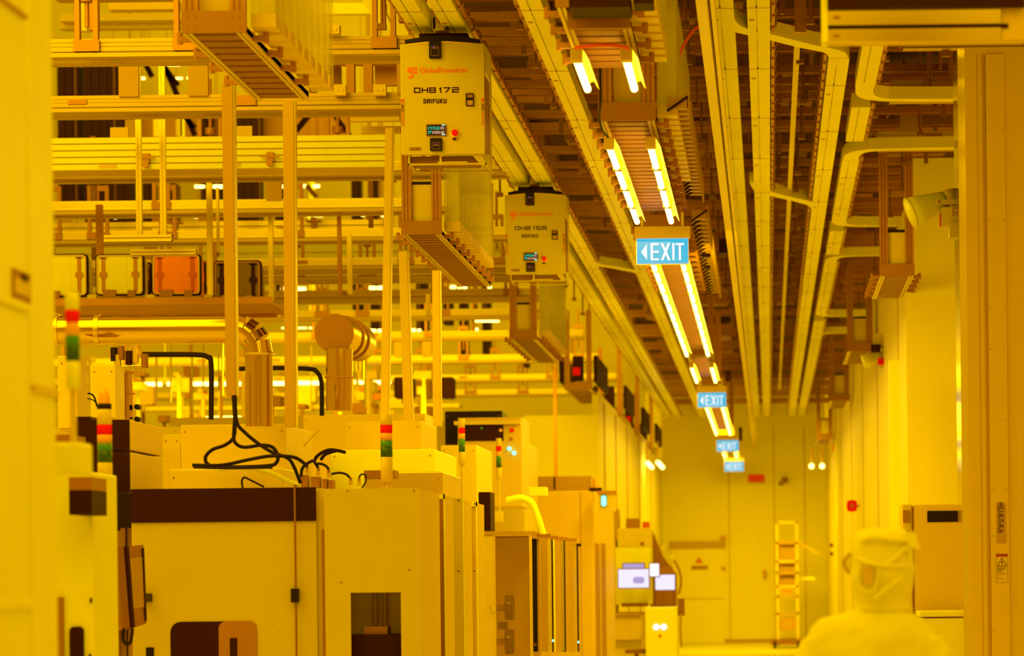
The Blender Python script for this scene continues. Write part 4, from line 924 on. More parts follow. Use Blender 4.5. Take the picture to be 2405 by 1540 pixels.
# following door frames
fr=[(990,1046,1160,18.1,'pale framed door right of the square opening, with two recessed panels'),(1046,1091,1170,19.15,'plain pale door panel, second past the square opening'),(1091,1122,1178,20.05,'narrow pale door frame, last before the clear reel cabinet')]
for i,(x0,x1,yt,Y,l) in enumerate(fr):
    b=R(x0,yt,x1,1540,Y)[1]; d=U((x0+x1)/2,yt,Y).z; a=b-.36
    t=thing('door_frame',((a+b)/2,Y,0),l,'door')
    MB().box(a,b,Y+.02,Y+.5,0,d-.01).build('body',M['beige'],t)
    if i==1: MB().box(a,b,Y,Y+.02,0,d).build('panel',M['face'],t); MB().box(b-.006,b,Y-.004,Y,0,d).build('rim',M['white'],t)
    else:
        s=.028 if i==0 else .03
        zz=U(1000,1360,Y).z
        MB().box(b-.008,b,Y,Y+.02,0,d).box(a,b,Y,Y+.02,d-.03,d).build('rim',M['white'],t)
        if i==0:
            MB().box(b-.075,b-.040,Y+.004,Y+.02,0,d-.03).box(a,b-.075,Y+.004,Y+.02,zz-.015,zz+.015).build('stile',M['white'],t)
            MB().box(a,b-.085,Y+.016,Y+.02,.3,zz-.04).build('lower_recess',M['tan'],t)
            MB().box(b-.038,b-.010,Y+.008,Y+.012,0,d-.03).build('side_recess',M['bronze'],t)
        else: MB().box(b-.08,b-.045,Y+.004,Y+.02,0,d-.03).build('stile',M['white'],t)
    for py in ((yt+5),1341): p=U((x0+x1)/2+8,py,Y-.004); MB().cyl((p.x,Y-.004,p.z),(p.x,Y,p.z),.005,8).build('screw',M['dark'],t)
# clear reel cabinet
Y=25.0
a,b,c,d=R(1100,1247,1250,1540,Y)
t=thing('reel_cabinet',((a+b)/2,Y,0),'cabinet with a see-through door and dark reels, past the narrow door frame','cabinet')
MB().box(a,b,Y+.06,Y+.9,d-.06,d).build('top_panel',M['bronze'],t)
MB().box(a,b,Y+.85,Y+.9,0,d-.06).build('back_panel',M['tan'],t)
s0=U(1158,1400,Y).x
MB().box(a,s0,Y,Y+.03,0,d-.04).build('door_stile',M['cream'],t)
MB().rframe((s0+b)/2,(d-.02)/2+.0,b-s0,d-.02,.01,.022,Y+.0,Y+.03).build('door_frame',M['beige'],t)
MB().box(a,b,Y-.004,Y+.04,d-.035,d).build('door_header',M['tan'],t)
MB().box(s0,b-.02,Y+.012,Y+.018,.03,d-.05).build('door_pane',M['pane'],t)
MB().pb(1155,1418,1162,1436,Y-.02,Y).build('catch',M['cream'],t)
for (y0,y1) in ((1397,1456),(1477,1536)):
    p=U(1197,(y0+y1)/2,Y+.3); r=(y1-y0)/2*(Y+.3)/F
    o=MB().tube([(p.x-.035,Y+.3,p.z),(p.x+.035,Y+.3,p.z)],r,24).build('reel',M['dark'],t)
    MB().cyl((p.x-.12,Y+.3,p.z),(p.x-.03,Y+.3,p.z),.03,12).build('reel_shaft',M['bronze'],o)
    MB().box(p.x-.015,p.x+.015,Y+.2,Y+.22,p.z-.02,p.z+.05).build('reel_label',M['beige'],o)
MB().pb(1169,1460,1188,1478,Y+.2,Y+.4).build('reel_block',M['dark'],t)
for i,(x0,x1,yt,Y,mm,l) in enumerate([(1250,1262,1253,25.6,'black','black door edge right next to the reel cabinet'),(1262,1287,1254,26.2,'smoke','see-through door leaf between two dark door edges, nearest'),(1291,1303,1258,26.9,'alu','pair of bright door edges between the dark ones'),(1304,1317,1260,27.6,'smoke','see-through door leaf, second'),(1317,1328,1262,28.2,'black','second black door edge along the machine front'),(1328,1348,1264,28.9,'smoke','see-through door leaf beyond the second black edge'),(1355,1359,1276,31,'dark','thin dark rod at the far end of the see-through doors')]):
    a,b,c,d=R(x0,yt,x1,1530,Y)
    t=thing('door_leaf',((a+b)/2,Y,0.3),l,'door')
    if mm=='alu': MB().box(a,a+.012,Y,Y+.03,c,d-.03).box(b-.012,b,Y,Y+.03,c,d-.03).build('edge',M['white'],t); MB().box(a+.012,b-.012,Y+.01,Y+.03,c,d-.03).build('core',M['dark'],t)
    else: MB().box(a,b,Y,Y+(.45 if mm=='smoke' else .03),c,d-.03).build('leaf',M[mm],t)
    MB().box(a-.03,b+.03,Y,Y+.06,d-.03,d).build('top_hinge',M['bronze' if i!=6 else 'dark'],t)
    if mm in ('black','alu','dark'): MB().cyl(((a+b)/2,Y-.006,c+(.1 if i!=0 else .06)),((a+b)/2,Y-.0,c+(.1 if i!=0 else .06)),.012,10).build('indicator',M['cyan' if i in (2,6) else 'umber'],t)
# things on top of the machines
def mbox(x0,y0,x1,y1,Y,dep,mm,label,name='machine_top',cat='machine',zb=None,bev=.008,side=None):
    a,b,c,d=R(x0,y0,x1,y1,Y)
    if zb is not None: c=zb
    t=thing(name,((a+b)/2,Y,c),label,cat)
    MB().box(a,b,Y,Y+dep,c,d).build('body',M[mm],t,bevel=bev)
    MB().box(a+.01,b-.01,Y-.003,Y,c+.01,c+.014).build('joint',M['bronze'],t)
    for px in (a+.03,b-.03): MB().cyl((px,Y-.004,d-.05),(px,Y,d-.05),.006,8).build('screw',M['bronze'],t)
    return t
mbox(396,1100,664,1146,17.6,.7,'cream','low flat pale box lying on the dark band machine',zb=2.08)
mbox(425,996,672,1112,21.0,1.2,'beige','tan box-shaped machine top behind the coiled black cables',zb=0)
mbox(712,972,1000,1060,27,.9,'beige','wide pale machine top behind the middle signal tower, upper block',zb=1.9)
mbox(812,988,990,1055,24,1.1,'beige','pale block standing on the lighter box behind the middle signal tower',zb=2.65)
mbox(776,1055,1020,1112,22.4,1.6,'white','bright box under the pale block behind the middle signal tower',zb=0)
mbox(380,1020,425,1110,22,.5,'cream','narrow pale panel between the dark-fronted cabinet and the tan box',zb=0)
t=mbox(855,1108,1040,1160,20.6,1.2,'brushed','shiny low steel box behind the middle signal tower',zb=0)
simple('tan_block',MB().pb(855,1104,927,1122,18.4,18.6),M['bronze'],'small tan block behind the foot of the middle signal tower','block')
mbox(1035,1045,1120,1160,27,1.5,'cream','pale machine behind the slim signal tower',zb=0)
mbox(1120,1035,1232,1245,34,2.0,'cream','pale tall machine with a display opening, under the last steel posts',zb=0)
t=mbox(1045,965,1180,1040,33,.6,'black','black machine hood at the middle of the picture',zb=U(1100,1045,33).z)
a,b,c,d=R(1075,980,1225,1045,32)
t=thing('display_machine',((a+b)/2,32,c),'pale control unit with a dark display opening and round buttons','machine')
MB().box(a,b,32,33,U(1150,1190,32).z,d).build('body',M['beige'],t,bevel=.01)
MB().pb(1088,998,1182,1035,31.98,32).build('display',M['dark'],t)
for (px,py,r,mm) in ((1202,1010,5,'red'),(1200,1030,4,'bronze'),(1196,1053,5,'cyan'),(1207,1063,5,'cyan'),(1176,1010,4,'amber'),(1131,1005,3,'green')):
    p=U(px,py,31.96); MB().cyl((p.x,31.96,p.z),(p.x,31.99,p.z),r*32/F,14).build('button',M[mm],t)
a,b,c,d=R(1066,988,1222,996,31.9)
MB().box(a,b,31.9,32.2,c,d).build('hood',M['cream'],t)
simple('dark_post',MB().pb(1124,1155,1152,1246,26,26.4),M['dark'],'short dark block above the reel cabinet','block')
simple('small_box',MB().pb(1243,1143,1282,1163,30,30.3),M['white'],'small bright box above the curved yellow hose','box')
simple('bent_hose',MB().tube(curve([U(1190,1176,27),U(1222,1170,27),U(1246,1180,27),U(1258,1203,27),U(1275,1255,27)],8),.035,14),M['white'],'bright bent hose arching over the reel cabinet','hose')
# connectors and cables
bx=[(707,722,1115,1146),(730,750,1119,1146),(757,768,1124,1146),(771,782,1127,1146)]
for i,(x0,x1,y0,y1) in enumerate(bx): simple('connector_block',MB().pb(x0,y0,x1,y1,17.3,17.4),M['brown'],'grey-brown connector block on the machine top edge','connector','connector blocks behind the dark band')
for i,(x,y) in enumerate([(721,1102),(747,1107),(771,1112),(823,1130),(843,1131)]):
    a,b,c,d=R(x-4,y-9,x+4,y+9,17.25)
    t=thing('cable_plug',((a+b)/2,17.25,c),'metal cable plug at the end of a black cable','plug','cable plugs behind the dark band')
    MB().box(a,b,17.25,17.28,c,c+(d-c)*.6).build('shell',M['brushed'],t); MB().box(a+.003,b-.003,17.255,17.275,c+(d-c)*.6,d).build('collar',M['bronze'],t)
def cab(pts,Y,r,label,m='rubber',name='black_cable',dy=None):
    P_=[U(x,y,Y+(dy[i] if dy else 0)) for i,(x,y) in enumerate(pts)]
    simple(name,MB().tube(curve(P_,8),r,10),M[m],label,'cable')
cab([(548,928),(550,960),(552,1000),(548,1028),(528,1045),(500,1055),(484,1070),(484,1085),(495,1094)],17.4,.0105,'black cable falling from the front post and looping left')
cab([(549,928),(552,970),(549,1025),(555,1042),(575,1050),(615,1045),(640,1050),(652,1068),(650,1085),(632,1093),(560,1096),(455,1096)],17.35,.0105,'black cable from the front post looping right and back along the tan box')
cab([(552,928),(556,990),(575,1015),(605,1040),(640,1062),(675,1075),(690,1095),(706,1135)],17.3,.0105,'black cable from the front post running down to the connector blocks')
cab([(452,1092),(520,1092),(580,1080),(630,1071),(670,1071),(695,1075),(715,1088),(721,1095)],17.2,.0105,'black cable lying across the loops and ending at the first plug')
cab([(707,1120),(710,1100),(722,1088),(735,1082),(742,1090),(747,1098)],17.22,.009,'short black cable arching between the first two plugs')
cab([(745,1088),(758,1090),(768,1096),(772,1103)],17.22,.008,'short black cable ending at the third plug')
cab([(778,1113),(795,1110),(812,1113),(822,1122)],17.22,.007,'short black cable ending at the fourth plug')
cab([(843,1122),(848,1114),(858,1115),(859,1130),(850,1146)],17.22,.005,'thin cable curling beside the last plug')
cab([(455,1097),(520,1099),(640,1098)],17.15,.007,'black cable lying straight in front of the tan box')
cab([(510,1105),(540,1098),(590,1099),(640,1112),(690,1135),(725,1142)],17.45,.014,'pale corrugated hose sloping over the flat box','white','pale_hose')
cab([(570,1146),(568,1130),(574,1121),(590,1128),(620,1143)],17.3,.006,'thin dark cable bent over the flat box')
cab([(738,1082),(748,1068),(775,1056),(812,1062)],21.5,.012,'blurred dark cable arching behind the tan box')
cab([(753,1080),(765,1066),(790,1058)],21.6,.012,'second blurred dark cable arching behind the tan box')
cab([(713,1048),(730,1028),(752,1008)],21.2,.006,'thin pale wire rising behind the tan box','cream','thin_wire')
# ---------------------------------------------------------------- polished ducts
Y=20.6
t=thing('steel_duct',(U(600,1000,Y).x,Y,U(600,1000,Y).z),'polished steel duct running level then turning down behind the front post','duct')
r=33*Y/F
pts=[U(60,774,Y),U(565,772,Y)]
MB().tube([U(60,775,Y),U(228,774,Y)],r,40).build('pipe',M['mirror'],t); MB().tube([U(232,774,Y),U(560,771.5,Y)],r,40).build('pipe',M['mirror'],t)
MB().tube([U(225,774,Y),U(236,774,Y)],r*1.08,40).build('clamp_ring',M['brushed'],t)
MB().tube([U(134,774,Y),U(140,774,Y)],r*1.1,40).build('clamp_ring',M['brushed'],t)
el=[U(560,771.5,Y),U(575,775,Y),U(592,787,Y),U(603,803,Y),U(608,832,Y)]
for i in range(4): MB().tube([el[i],el[i+1]],r*1.02,40,caps=True).build('elbow_segment',M['mirror'],t)
MB().tube([U(608,829,Y),U(608,835,Y)],r*1.1,40).build('flange',M['brushed'],t)
MB().tube([U(608,835,Y),U(609,1002,Y)],r*.97,40).build('pipe',M['mirror'],t)
Y=25
t=thing('steel_duct',(U(797,960,Y).x,Y,U(797,960,Y).z),'steel duct with a blank disc facing out above an upright section','duct')
p=U(786,783,Y); p2=U(840,805,Y+1.2); r=46*Y/F
MB().tube([p+Vector((0,-.01,0)),p,p2],[r*.97,r,r*1.0],40).build('end_barrel',M['brushed'],t)
MB().tube([p+Vector((0.0,-.03,0)),p+Vector((0,-.01,0))],r*1.0,40).build('blank_disc',M['bronze'],t)
for k in (.35,.6): q=p.lerp(p2,k); MB().tube([q,q+(p2-p)*.03],r*1.12,40).build('band',M['brown'],t)
MB().tube([U(797,820,Y),U(797,884,Y)],31*Y/F,32).build('neck',M['mirror'],t); MB().tube([U(797,884,Y),U(797,888,Y)],35*Y/F,32).build('flange',M['brown'],t); MB().tube([U(797,888,Y),U(796,965,Y)],31*Y/F,32).build('upright',M['mirror'],t)
def hose(pts,Y,r,l,m='rubber'): simple('thick_hose',MB().tube(curve([U(x,y,Y) for x,y in pts],8),r,12),M[m],l,'hose')
hose([(335,832),(400,832),(465,833),(487,838),(496,856),(496,985)],23,.020,'thick black hose bending down under the polished duct')
hose([(560,866),(640,864),(725,866),(745,874),(755,900),(756,976)],25.5,.020,'thick black hose bending down beside the steel duct disc')
# valve tower
Y=22
t=thing('valve_tower',(U(297,985,Y).x,Y,U(297,985,Y).z),'steel valve stack standing left of the black hose','valve')
MB().tube([U(296,870,Y),U(298,985,Y)],15*Y/F,20).build('pipe',M['mirror'],t)
for y in (872,922): MB().tube([U(296,y,Y),U(296,y+4,Y)],21*Y/F,20).build('flange',M['brown'],t)
for (x,y) in ((283,943),(283,975),(321,955),(321,984)): p=U(x,y,Y-.06); MB().cyl(p,p+Vector((0,.08,0)),.02,12).build('knob',M['black'],t)
for (x,y,mm) in ((268,835,'black'),(285,832,'umber'),(303,843,'dark'),(318,838,'brushed'),(277,852,'brushed'),(340,850,'umber')):
    p=U(x,y,Y); MB().cyl(p+Vector((0,0,-.04)),p+Vector((0,0,.06)),.026,12).build('valve_head',M[mm],t)
for (x0,y0,x1,y1) in ((275,820,275,870),(315,820,315,870),(335,835,335,880),(262,860,345,858)):
    MB().cyl(U(x0,y0,Y),U(x1,y1,Y),.008,8).build('thin_pipe',M['steel'],t)
mbox(212,856,272,985,21.5,.3,'cream','pale electrical box beside the valve stack',name='junction_box',cat='box')
mbox(135,835,182,1010,20,.3,'beige','pale panel behind the blurred signal tower',name='wall_locker',cat='locker')
cab([(192,985),(194,950),(205,925),(220,930),(228,955)],20.8,.006,'thin black cable arching next to the pale electrical box')
cab([(190,930),(205,935),(225,945),(240,985)],20.9,.004,'thin black wire drooping next to the pale electrical box')
rnd=random.Random(5)
for i in range(46):
    x=rnd.uniform(150,1010); y=rnd.uniform(812,985); Y=rnd.uniform(41,52); w_=rnd.uniform(8,46); h_=rnd.uniform(6,30)
    mm=rnd.choice(['cream','white','beige','brown','brushed','bronze','umber','cream'])
    simple('bay_unit',MB().pb(x,y,x+w_,y+h_,Y,Y+.4).box(U(x+w_*.4,y,Y).x,U(x+w_*.4,y,Y).x+.05,Y+.1,Y+.15,0,U(x,y+h_,Y).z),M[mm],'blurred process unit among pipes far behind the polished ducts','unit','blurred process units in the bay')
for i in range(16):
    x=rnd.choice([rnd.uniform(505,525),rnd.uniform(640,740),rnd.uniform(830,1010),rnd.uniform(350,480)]); Y=rnd.uniform(30,44); y=rnd.uniform(780,850)
    simple('thin_pipe',MB().cyl(U(x,y,Y),U(x,y+rnd.uniform(60,150),Y),.013,8),M[rnd.choice(['steel','cream','white'])],'thin upright pipe blurred behind the polished ducts','pipe','thin upright pipes in the bay')
# lower bay filler: rear machines hiding the bay floor
for i,(x0,x1,yt,Y,l) in enumerate([(-300,420,1005,30,'rear machine block hidden behind the dark-fronted cabinet'),(400,860,978,36,'long rear machine block behind the polished duct'),(840,1190,990,38.5,'long rear machine block behind the display machine')]):
    mbox(x0,yt,x1,1400,Y,1.2,'cream',l,zb=0,name='rear_machine')
# ================================================================ far machines along the aisle
Y=36.0
a,b,c,d=R(1200,1152,1396,1540,Y)
yb=XAT(1442,1190,b).y
t=thing('tall_machine',((a+b)/2,Y,0),'tall plain tan machine past the clear doors, with a green light beside its top','machine')
MB().box(a,b,Y,min(yb,44.5),0,d).build('body',M['beige'],t,bevel=.03)
MB().pb(1364,1155,1366,1540,Y-.004,Y).build('joint',M['tan'],t)
for (x0,x1) in ((1398,1408),(1412,1422)):
    p0=XAT(x0,1275,b+.004); p1=XAT(x1,1275,b+.004); MB().box(b,b+.006,p0.y,p1.y,.3,p0.z).build('side_slot',M['bronze'],t)
a,b,c,d=R(1262,1118,1388,1152,Y+.2)
MB().box(a,b,Y+.2,Y+1.5,c,d).build('roof_box',M['tan'],t)
p=U(1302,1130,Y-.05); MB().cyl((p.x,Y-.05,U(1302,1150,Y).z),(p.x,Y-.05,U(1302,1120,Y).z),.012,8).build('stub_pipe',M['dark'],t)
a,b,c,d=R(1385,1145,1412,1152,Y)
t=thing('beacon',((a+b)/2,Y+.1,c),'small amber beacon on the corner of the tall tan machine','light')
MB().box(a,b,Y,Y+.2,c,d).build('base',M['dark'],t); MB().tube([((a+b)/2,Y+.1,d),((a+b)/2,Y+.1,d+.06),((a+b)/2,Y+.1,d+.10)],[.045,.04,.02],14).build('dome',M['amber'],t)
Y=35.7
a,b,c,d=R(1405,1160,1445,1200,Y)
t=thing('status_light',((a+b)/2,Y,c),'small pale control box with a glowing green capsule light','light')
MB().box(a,b,Y,Y+.2,c,d).build('case',M['cream'],t)
MB().pb(1402,1152,1447,1160,Y-.02,Y+.2).build('cover',M['brown'],t)
p=U(1418,1176,Y-.02); MB().rrect(p.x,p.z,.06,.13,.029,Y-.02,Y).build('lens',M['cyan'],t)
MB().rrect(p.x,p.z,.08,.15,.035,Y-.012,Y-.004).build('lens_rim',M['green'],t)
# workstation tower with screens
Y=45.0
t=thing('inspection_station',(U(1482,1510,Y).x,Y,0),'blurred inspection station with bright yellow panel behind the monitors','machine')
MB().pb(1450,1240,1527,1285,Y,Y+1).build('upper_case',M['cream'],t,bevel=.01)
MB().pb(1446,1285,1528,1420,Y,Y+1).build('bright_panel',M['white'],t,bevel=.01)
MB().pb(1470,1217,1500,1240,Y+.1,Y+.6).build('top_block',M['bronze'],t)
MB().pb(1509,1225,1524,1243,Y+.1,Y+.5).build('top_lamp',M['dorange'],t)
MB().pb(1437,1195,1452,1268,Y+.05,Y+.6).build('side_column',M['tan'],t)
MB().pb(1425,1268,1447,1440,Y+.1,Y+.8).build('side_frame',M['beige'],t)
for (x,y) in ((1508,1276),(1438,1307),(1436,1338),(1436,1360)): p=U(x,y,Y-.02); MB().cyl(p,p+Vector((0,.02,0)),.028,10).build('knob',M['umber'],t)
a,b,c,d=R(1400,1438,1510,1500,Y)
MB().box(a,b,Y-.6,Y+.8,d-.03,d).build('table_top',M['tan'],t); MB().box(a,b,Y-.5,Y+.8,c,d-.03).build('drawer_block',M['beige'],t)
MB().pb(1460,1416,1520,1424,Y-.4,Y+.1).build('keyboard_shelf',M['umber'],t)
MB().box(a,b,Y-.3,Y+.8,0.0,c).build('lower_case',M['cream'],t)
a,b,c,d=R(1526,1250,1590,1430,46)
t=thing('dark_arm_unit',((a+b)/2,46,c),'brown wedge-shaped unit behind the two right monitors','machine')
MB().poly([(a,c),(b-.02,c),(b-.02,c+(d-c)*.45),(a+(b-a)*.45,d-.35),(a+.05,d),(a,d)],46,46.6).build('body',M['bronze'],t)
MB().pb(1540,1330,1580,1420,45.98,46).build('recess',M['brown'],t)
MB().box(a,b,46,46.6,0,c).build('plinth',M['cream'],t)
for (x,y) in ((1533,1246),(1557,1286),(1578,1308)): p=U(x,y,45.9); MB().cyl(p,p+Vector((0,.1,0)),.033,10).build('lamp',M['tube'] if 0 else M['white'],t)
MB().tube(curve([U(1583,1315,45.9),U(1594,1335,45.9),U(1600,1365,45.9),U(1594,1395,45.9)],5),.02,8).build('cable',M['tan'],t)
def monitor(x0,y0,x1,y1,Y,mm,label,ins=None):
    a,b,c,d=R(x0,y0,x1,y1,Y); t=thing('monitor',((a+b)/2,Y,c),label,'monitor')
    MB().box(a,b,Y,Y+.05,c,d).build('bezel',M['umber'],t,bevel=.008)
    o=MB().box(a+.015,b-.015,Y-.004,Y,c+.015,d-.015).build('screen',M[mm],t)
    if ins: p=U(ins[0],ins[1],Y); MB().tube([(p.x-.04,Y-.006,p.z-.01),(p.x+.04,Y-.006,p.z+.01)],.045,12).build('screen_image',M['screenp'],o) if 0 else MB().rrect(p.x,p.z,.17,.10,.04,Y-.008,Y-.004).build('screen_image',M['screenp'],o)
    MB().box((a+b)/2-.03,(a+b)/2+.03,Y+.05,Y+.5,(c+d)/2-.03,(c+d)/2+.03).build('mount',M['dark'],t)
monitor(1450,1334,1526,1382,44.2,'screen','wide lilac monitor on the left of the three lit screens',(1500,1362))
monitor(1461,1321,1515,1336,44.6,'screenp','thin violet screen strip just above the wide lilac monitor')
monitor(1524,1321,1550,1355,44.3,'screenw','small white screen between the two lilac monitors')
monitor(1537,1347,1587,1387,45.2,'screen','lilac monitor on the right of the three lit screens')
# kiosk
Y=43.5
a,b,c,d=R(1516,1425,1592,1540,Y)
t=thing('kiosk',((a+b)/2,Y,0),'bright pale kiosk with two white lamps on its front','machine')
MB().box(a,b,Y,Y+.6,0,d).build('body',M['white'],t,bevel=.03)
for x in (1541,1559): p=U(x,1472,Y-.02); MB().cyl(p,p+Vector((0,.02,0)),.045,16).build('white_lamp',M['screenw'],t)
p=U(1550,1472,Y-.01); MB().box(p.x-.03,p.x+.03,Y-.012,Y,p.z-.02,p.z+.02).build('lamp_bridge',M['screen'],t)
p=U(1550,1493,Y-.02); MB().cyl(p,p+Vector((0,.02,0)),.02,12).build('red_button',M['dorange'],t)
MB().pb(1592,1405,1607,1445,Y+.1,Y+.3).build('handset',M['umber'],t)
MB().tube(curve([U(1600,1440,Y+.1),U(1598,1480,Y+.1),U(1601,1520,Y+.1)],5),.014,8).build('handset_cord',M['tan'],t)
a,b,c,d=R(1472,1500,1518,1540,43.9)
simple('stool',MB().cyl(((a+b)/2,43.9,.02),((a+b)/2,43.9,.5),.03,10).cyl(((a+b)/2,43.9,.5),((a+b)/2,43.9,.56),.17,18).box(a,b,43.87,43.93,0,.03).box((a+b)/2-.03,(a+b)/2+.03,43.7,44.1,0,.03),M['umber'],'dark stool base on the floor between station and kiosk','stool')
# ---------------------------------------------------------------- back wall
Y=73
a,b,c,d=R(1577,1288,1701,1500,Y)
t=tag(MB().box(a,b,72.93,73,0.005,d).build('door_1',M['wall'],loc=((a+b)/2,72.97,0)),kind='structure')
WL[t.name]=Vector(((a+b)/2,72.97,0))
MB().pb(1573,1271,1704,1288,72.90,73).build('header',M['tan'],t)
p=[U(1632,1322,72.9),U(1651,1322,72.9),U(1641,1307,72.9)]
MB().poly([(q.x,q.z) for q in p],72.91,72.93).build('warning_triangle',M['dorange'],t)
MB().pb(1624,1328,1662,1337,72.91,72.93).build('door_bar',M['bronze'],t)
MB().pb(1577,1405,1701,1407,72.925,72.93).build('joint',M['tan'],t)
simple('closer',MB().pb(1693,1258,1705,1266,72.85,73),M['brown'],'small door closer above the corner of the far door','closer')
simple('door_lock',MB().pb(1694,1331,1704,1339,72.92,73),M['brown'],'small lock box beside the far door','lock')
a,b,c,d=R(1757,1113,1796,1132,72.5)
t=thing('red_sign',((a+b)/2,72.5,c),'red lit sign hanging in front of the back wall','sign')
MB().box(a,b,72.5,72.6,c,d).build('case',M['dorange'],t); MB().box(a+.02,b-.02,72.49,72.5,c+.02,d-.02).build('face_panel',M['signred'],t); MB().box((a+b)/2-.02,(a+b)/2+.02,72.55,73,d-.1,d-.06).build('bracket',M['tan'],t)
simple('wall_camera',MB().pb(1829,1130,1838,1138,72.5,72.8).pb(1836,1120,1850,1132,72.6,73),M['umber'],'small dark camera on the back wall right of the red sign','camera')
simple('wall_hook',MB().pb(1792,1338,1800,1358,72.9,73),M['brown'],'small brown handle on the back wall left of the ladder','handle')
# rolling ladder
Y=67
t=thing('rolling_ladder',(U(1848,1512,Y).x,Y,0),'pale rolling ladder with an orange label standing near the back wall','ladder')
L=U(1822,1225,Y); Rr=U(1873,1225,Y); 
for x in (L.x+.02,Rr.x-.02): MB().box(x-.03,x+.03,Y,Y+.06,0.05,L.z).build('stile',M['beige'],t)
for k,py in enumerate((1226,1274,1318,1345,1376,1400,1440)):
    z=U(1848,py,Y).z; MB().box(L.x,Rr.x,Y+.0,Y+.25,z-.03,z+.02).build('tread',M['beige' if k in(0,2,4) else 'tan'],t)
for (y0,y1) in ((1270,1312),(1322,1378)): MB().pb(1828,y0,1867,y1,Y+.3,Y+.32).build('panel',M['tan'],t)
MB().pb(1835,1384,1861,1392,Y-.02,Y).build('label_plate',M['orange'],t)
MB().pb(1827,1450,1870,1480,Y+.1,Y+.5).build('lower_box',M['tan'],t)
MB().bar(U(1878,1275,Y+1),U(1922,1300,Y+1),.06).build('handrail',M['beige'],t)
MB().pb(1878,1354,1914,1362,Y+.8,Y+.9).build('platform_rail',M['white'],t)
MB().box(L.x-.15,Rr.x+.05,Y-.1,Y+.9,.08,.2).build('base_frame',M['umber'],t)
for x in (L.x-.05,Rr.x): MB().cyl((x-.03,Y-.05,.09),(x+.03,Y-.05,.09),.09,12).build('caster',M['dark'],t)
# right wall fittings
def wallx(py,px): return XAT(px,py,XR-.02)
a,b,c,d=R(1989,1174,2013,1201,46)
t=thing('alarm_box',((a+b)/2,46,c),'round-cornered red alarm on the right wall above the person','alarm')
yy=46; MB().rrect((a+b)/2,(c+d)/2,b-a,d-c,.05,yy,yy+.08).build('case',M['red'],t); MB().cyl(((a+b)/2,yy-.01,(c+d)/2),((a+b)/2,yy,(c+d)/2),.04,16).build('lens',M['dorange'],t)
MB().box((a+b)/2-.02,XR,yy+.03,yy+.08,(c+d)/2-.02,(c+d)/2+.02).build('wall_arm',M['cream'],t)
a,b,c,d=R(1955,1040,1969,1060,64)
t=thing('alarm_box',((a+b)/2,64,c),'small blurred red box high on the right wall near the back','alarm')
MB().box(a,b,64,64.1,c,d-.05).build('case',M['red'],t); MB().box(a,b,64,64.1,d-.05,d).build('cap',M['dorange'],t); MB().box(b-.01,XR,64.02,64.08,c+.05,c+.09).build('wall_arm',M['cream'],t)
for x in (1906,1931):
    p=U(x,1094,66); t=thing('spot_lamp',tuple(p),'small glowing lamp under the farthest wall rack','lamp','pair of glowing lamps near the back wall')
    MB().tube([p,p+Vector((0,.1,0))],.055,14).build('lens',M['lamp'],t); MB().cyl(p+Vector((0,.1,.0)),p+Vector((0,.1,.4)),.03,8).build('stem',M['tan'],t)
simple('wall_conduit',MB().pb(2091,845,2115,1400,28.8,28.86).box(0,0,0,0,0,0) if 0 else MB().pb(2091,845,2115,1400,28.8,28.9),M['white'],'bright upright conduit cover running down the right wall','conduit')
for (px,py) in ((1953,1280),(1953,1300)): simple('wall_button',MB().pb(px-4,py-4,px+4,py+4,60,60.1),M['umber'],'small dark button on the far right wall','button','dark buttons on the far right wall')
for (x0,y0,x1,y1) in ((1520,1086,1531,1097),(1545,1085,1556,1097)):
    p=U(x0,y0,62); q=U(x1,y1,63.2); t=thing('rack_lamp',tuple(p),'short glowing lamp at the far end of the dark-fronted racks','lamp','pair of glowing lamps at the end of the dark-fronted racks')
    MB().tube([p,q],.045,12).build('lamp_tube',M['lamp'],t); MB().cyl(p,(p.x,p.y,EYE+2.86),.015,8).build('stem',M['tan'],t)
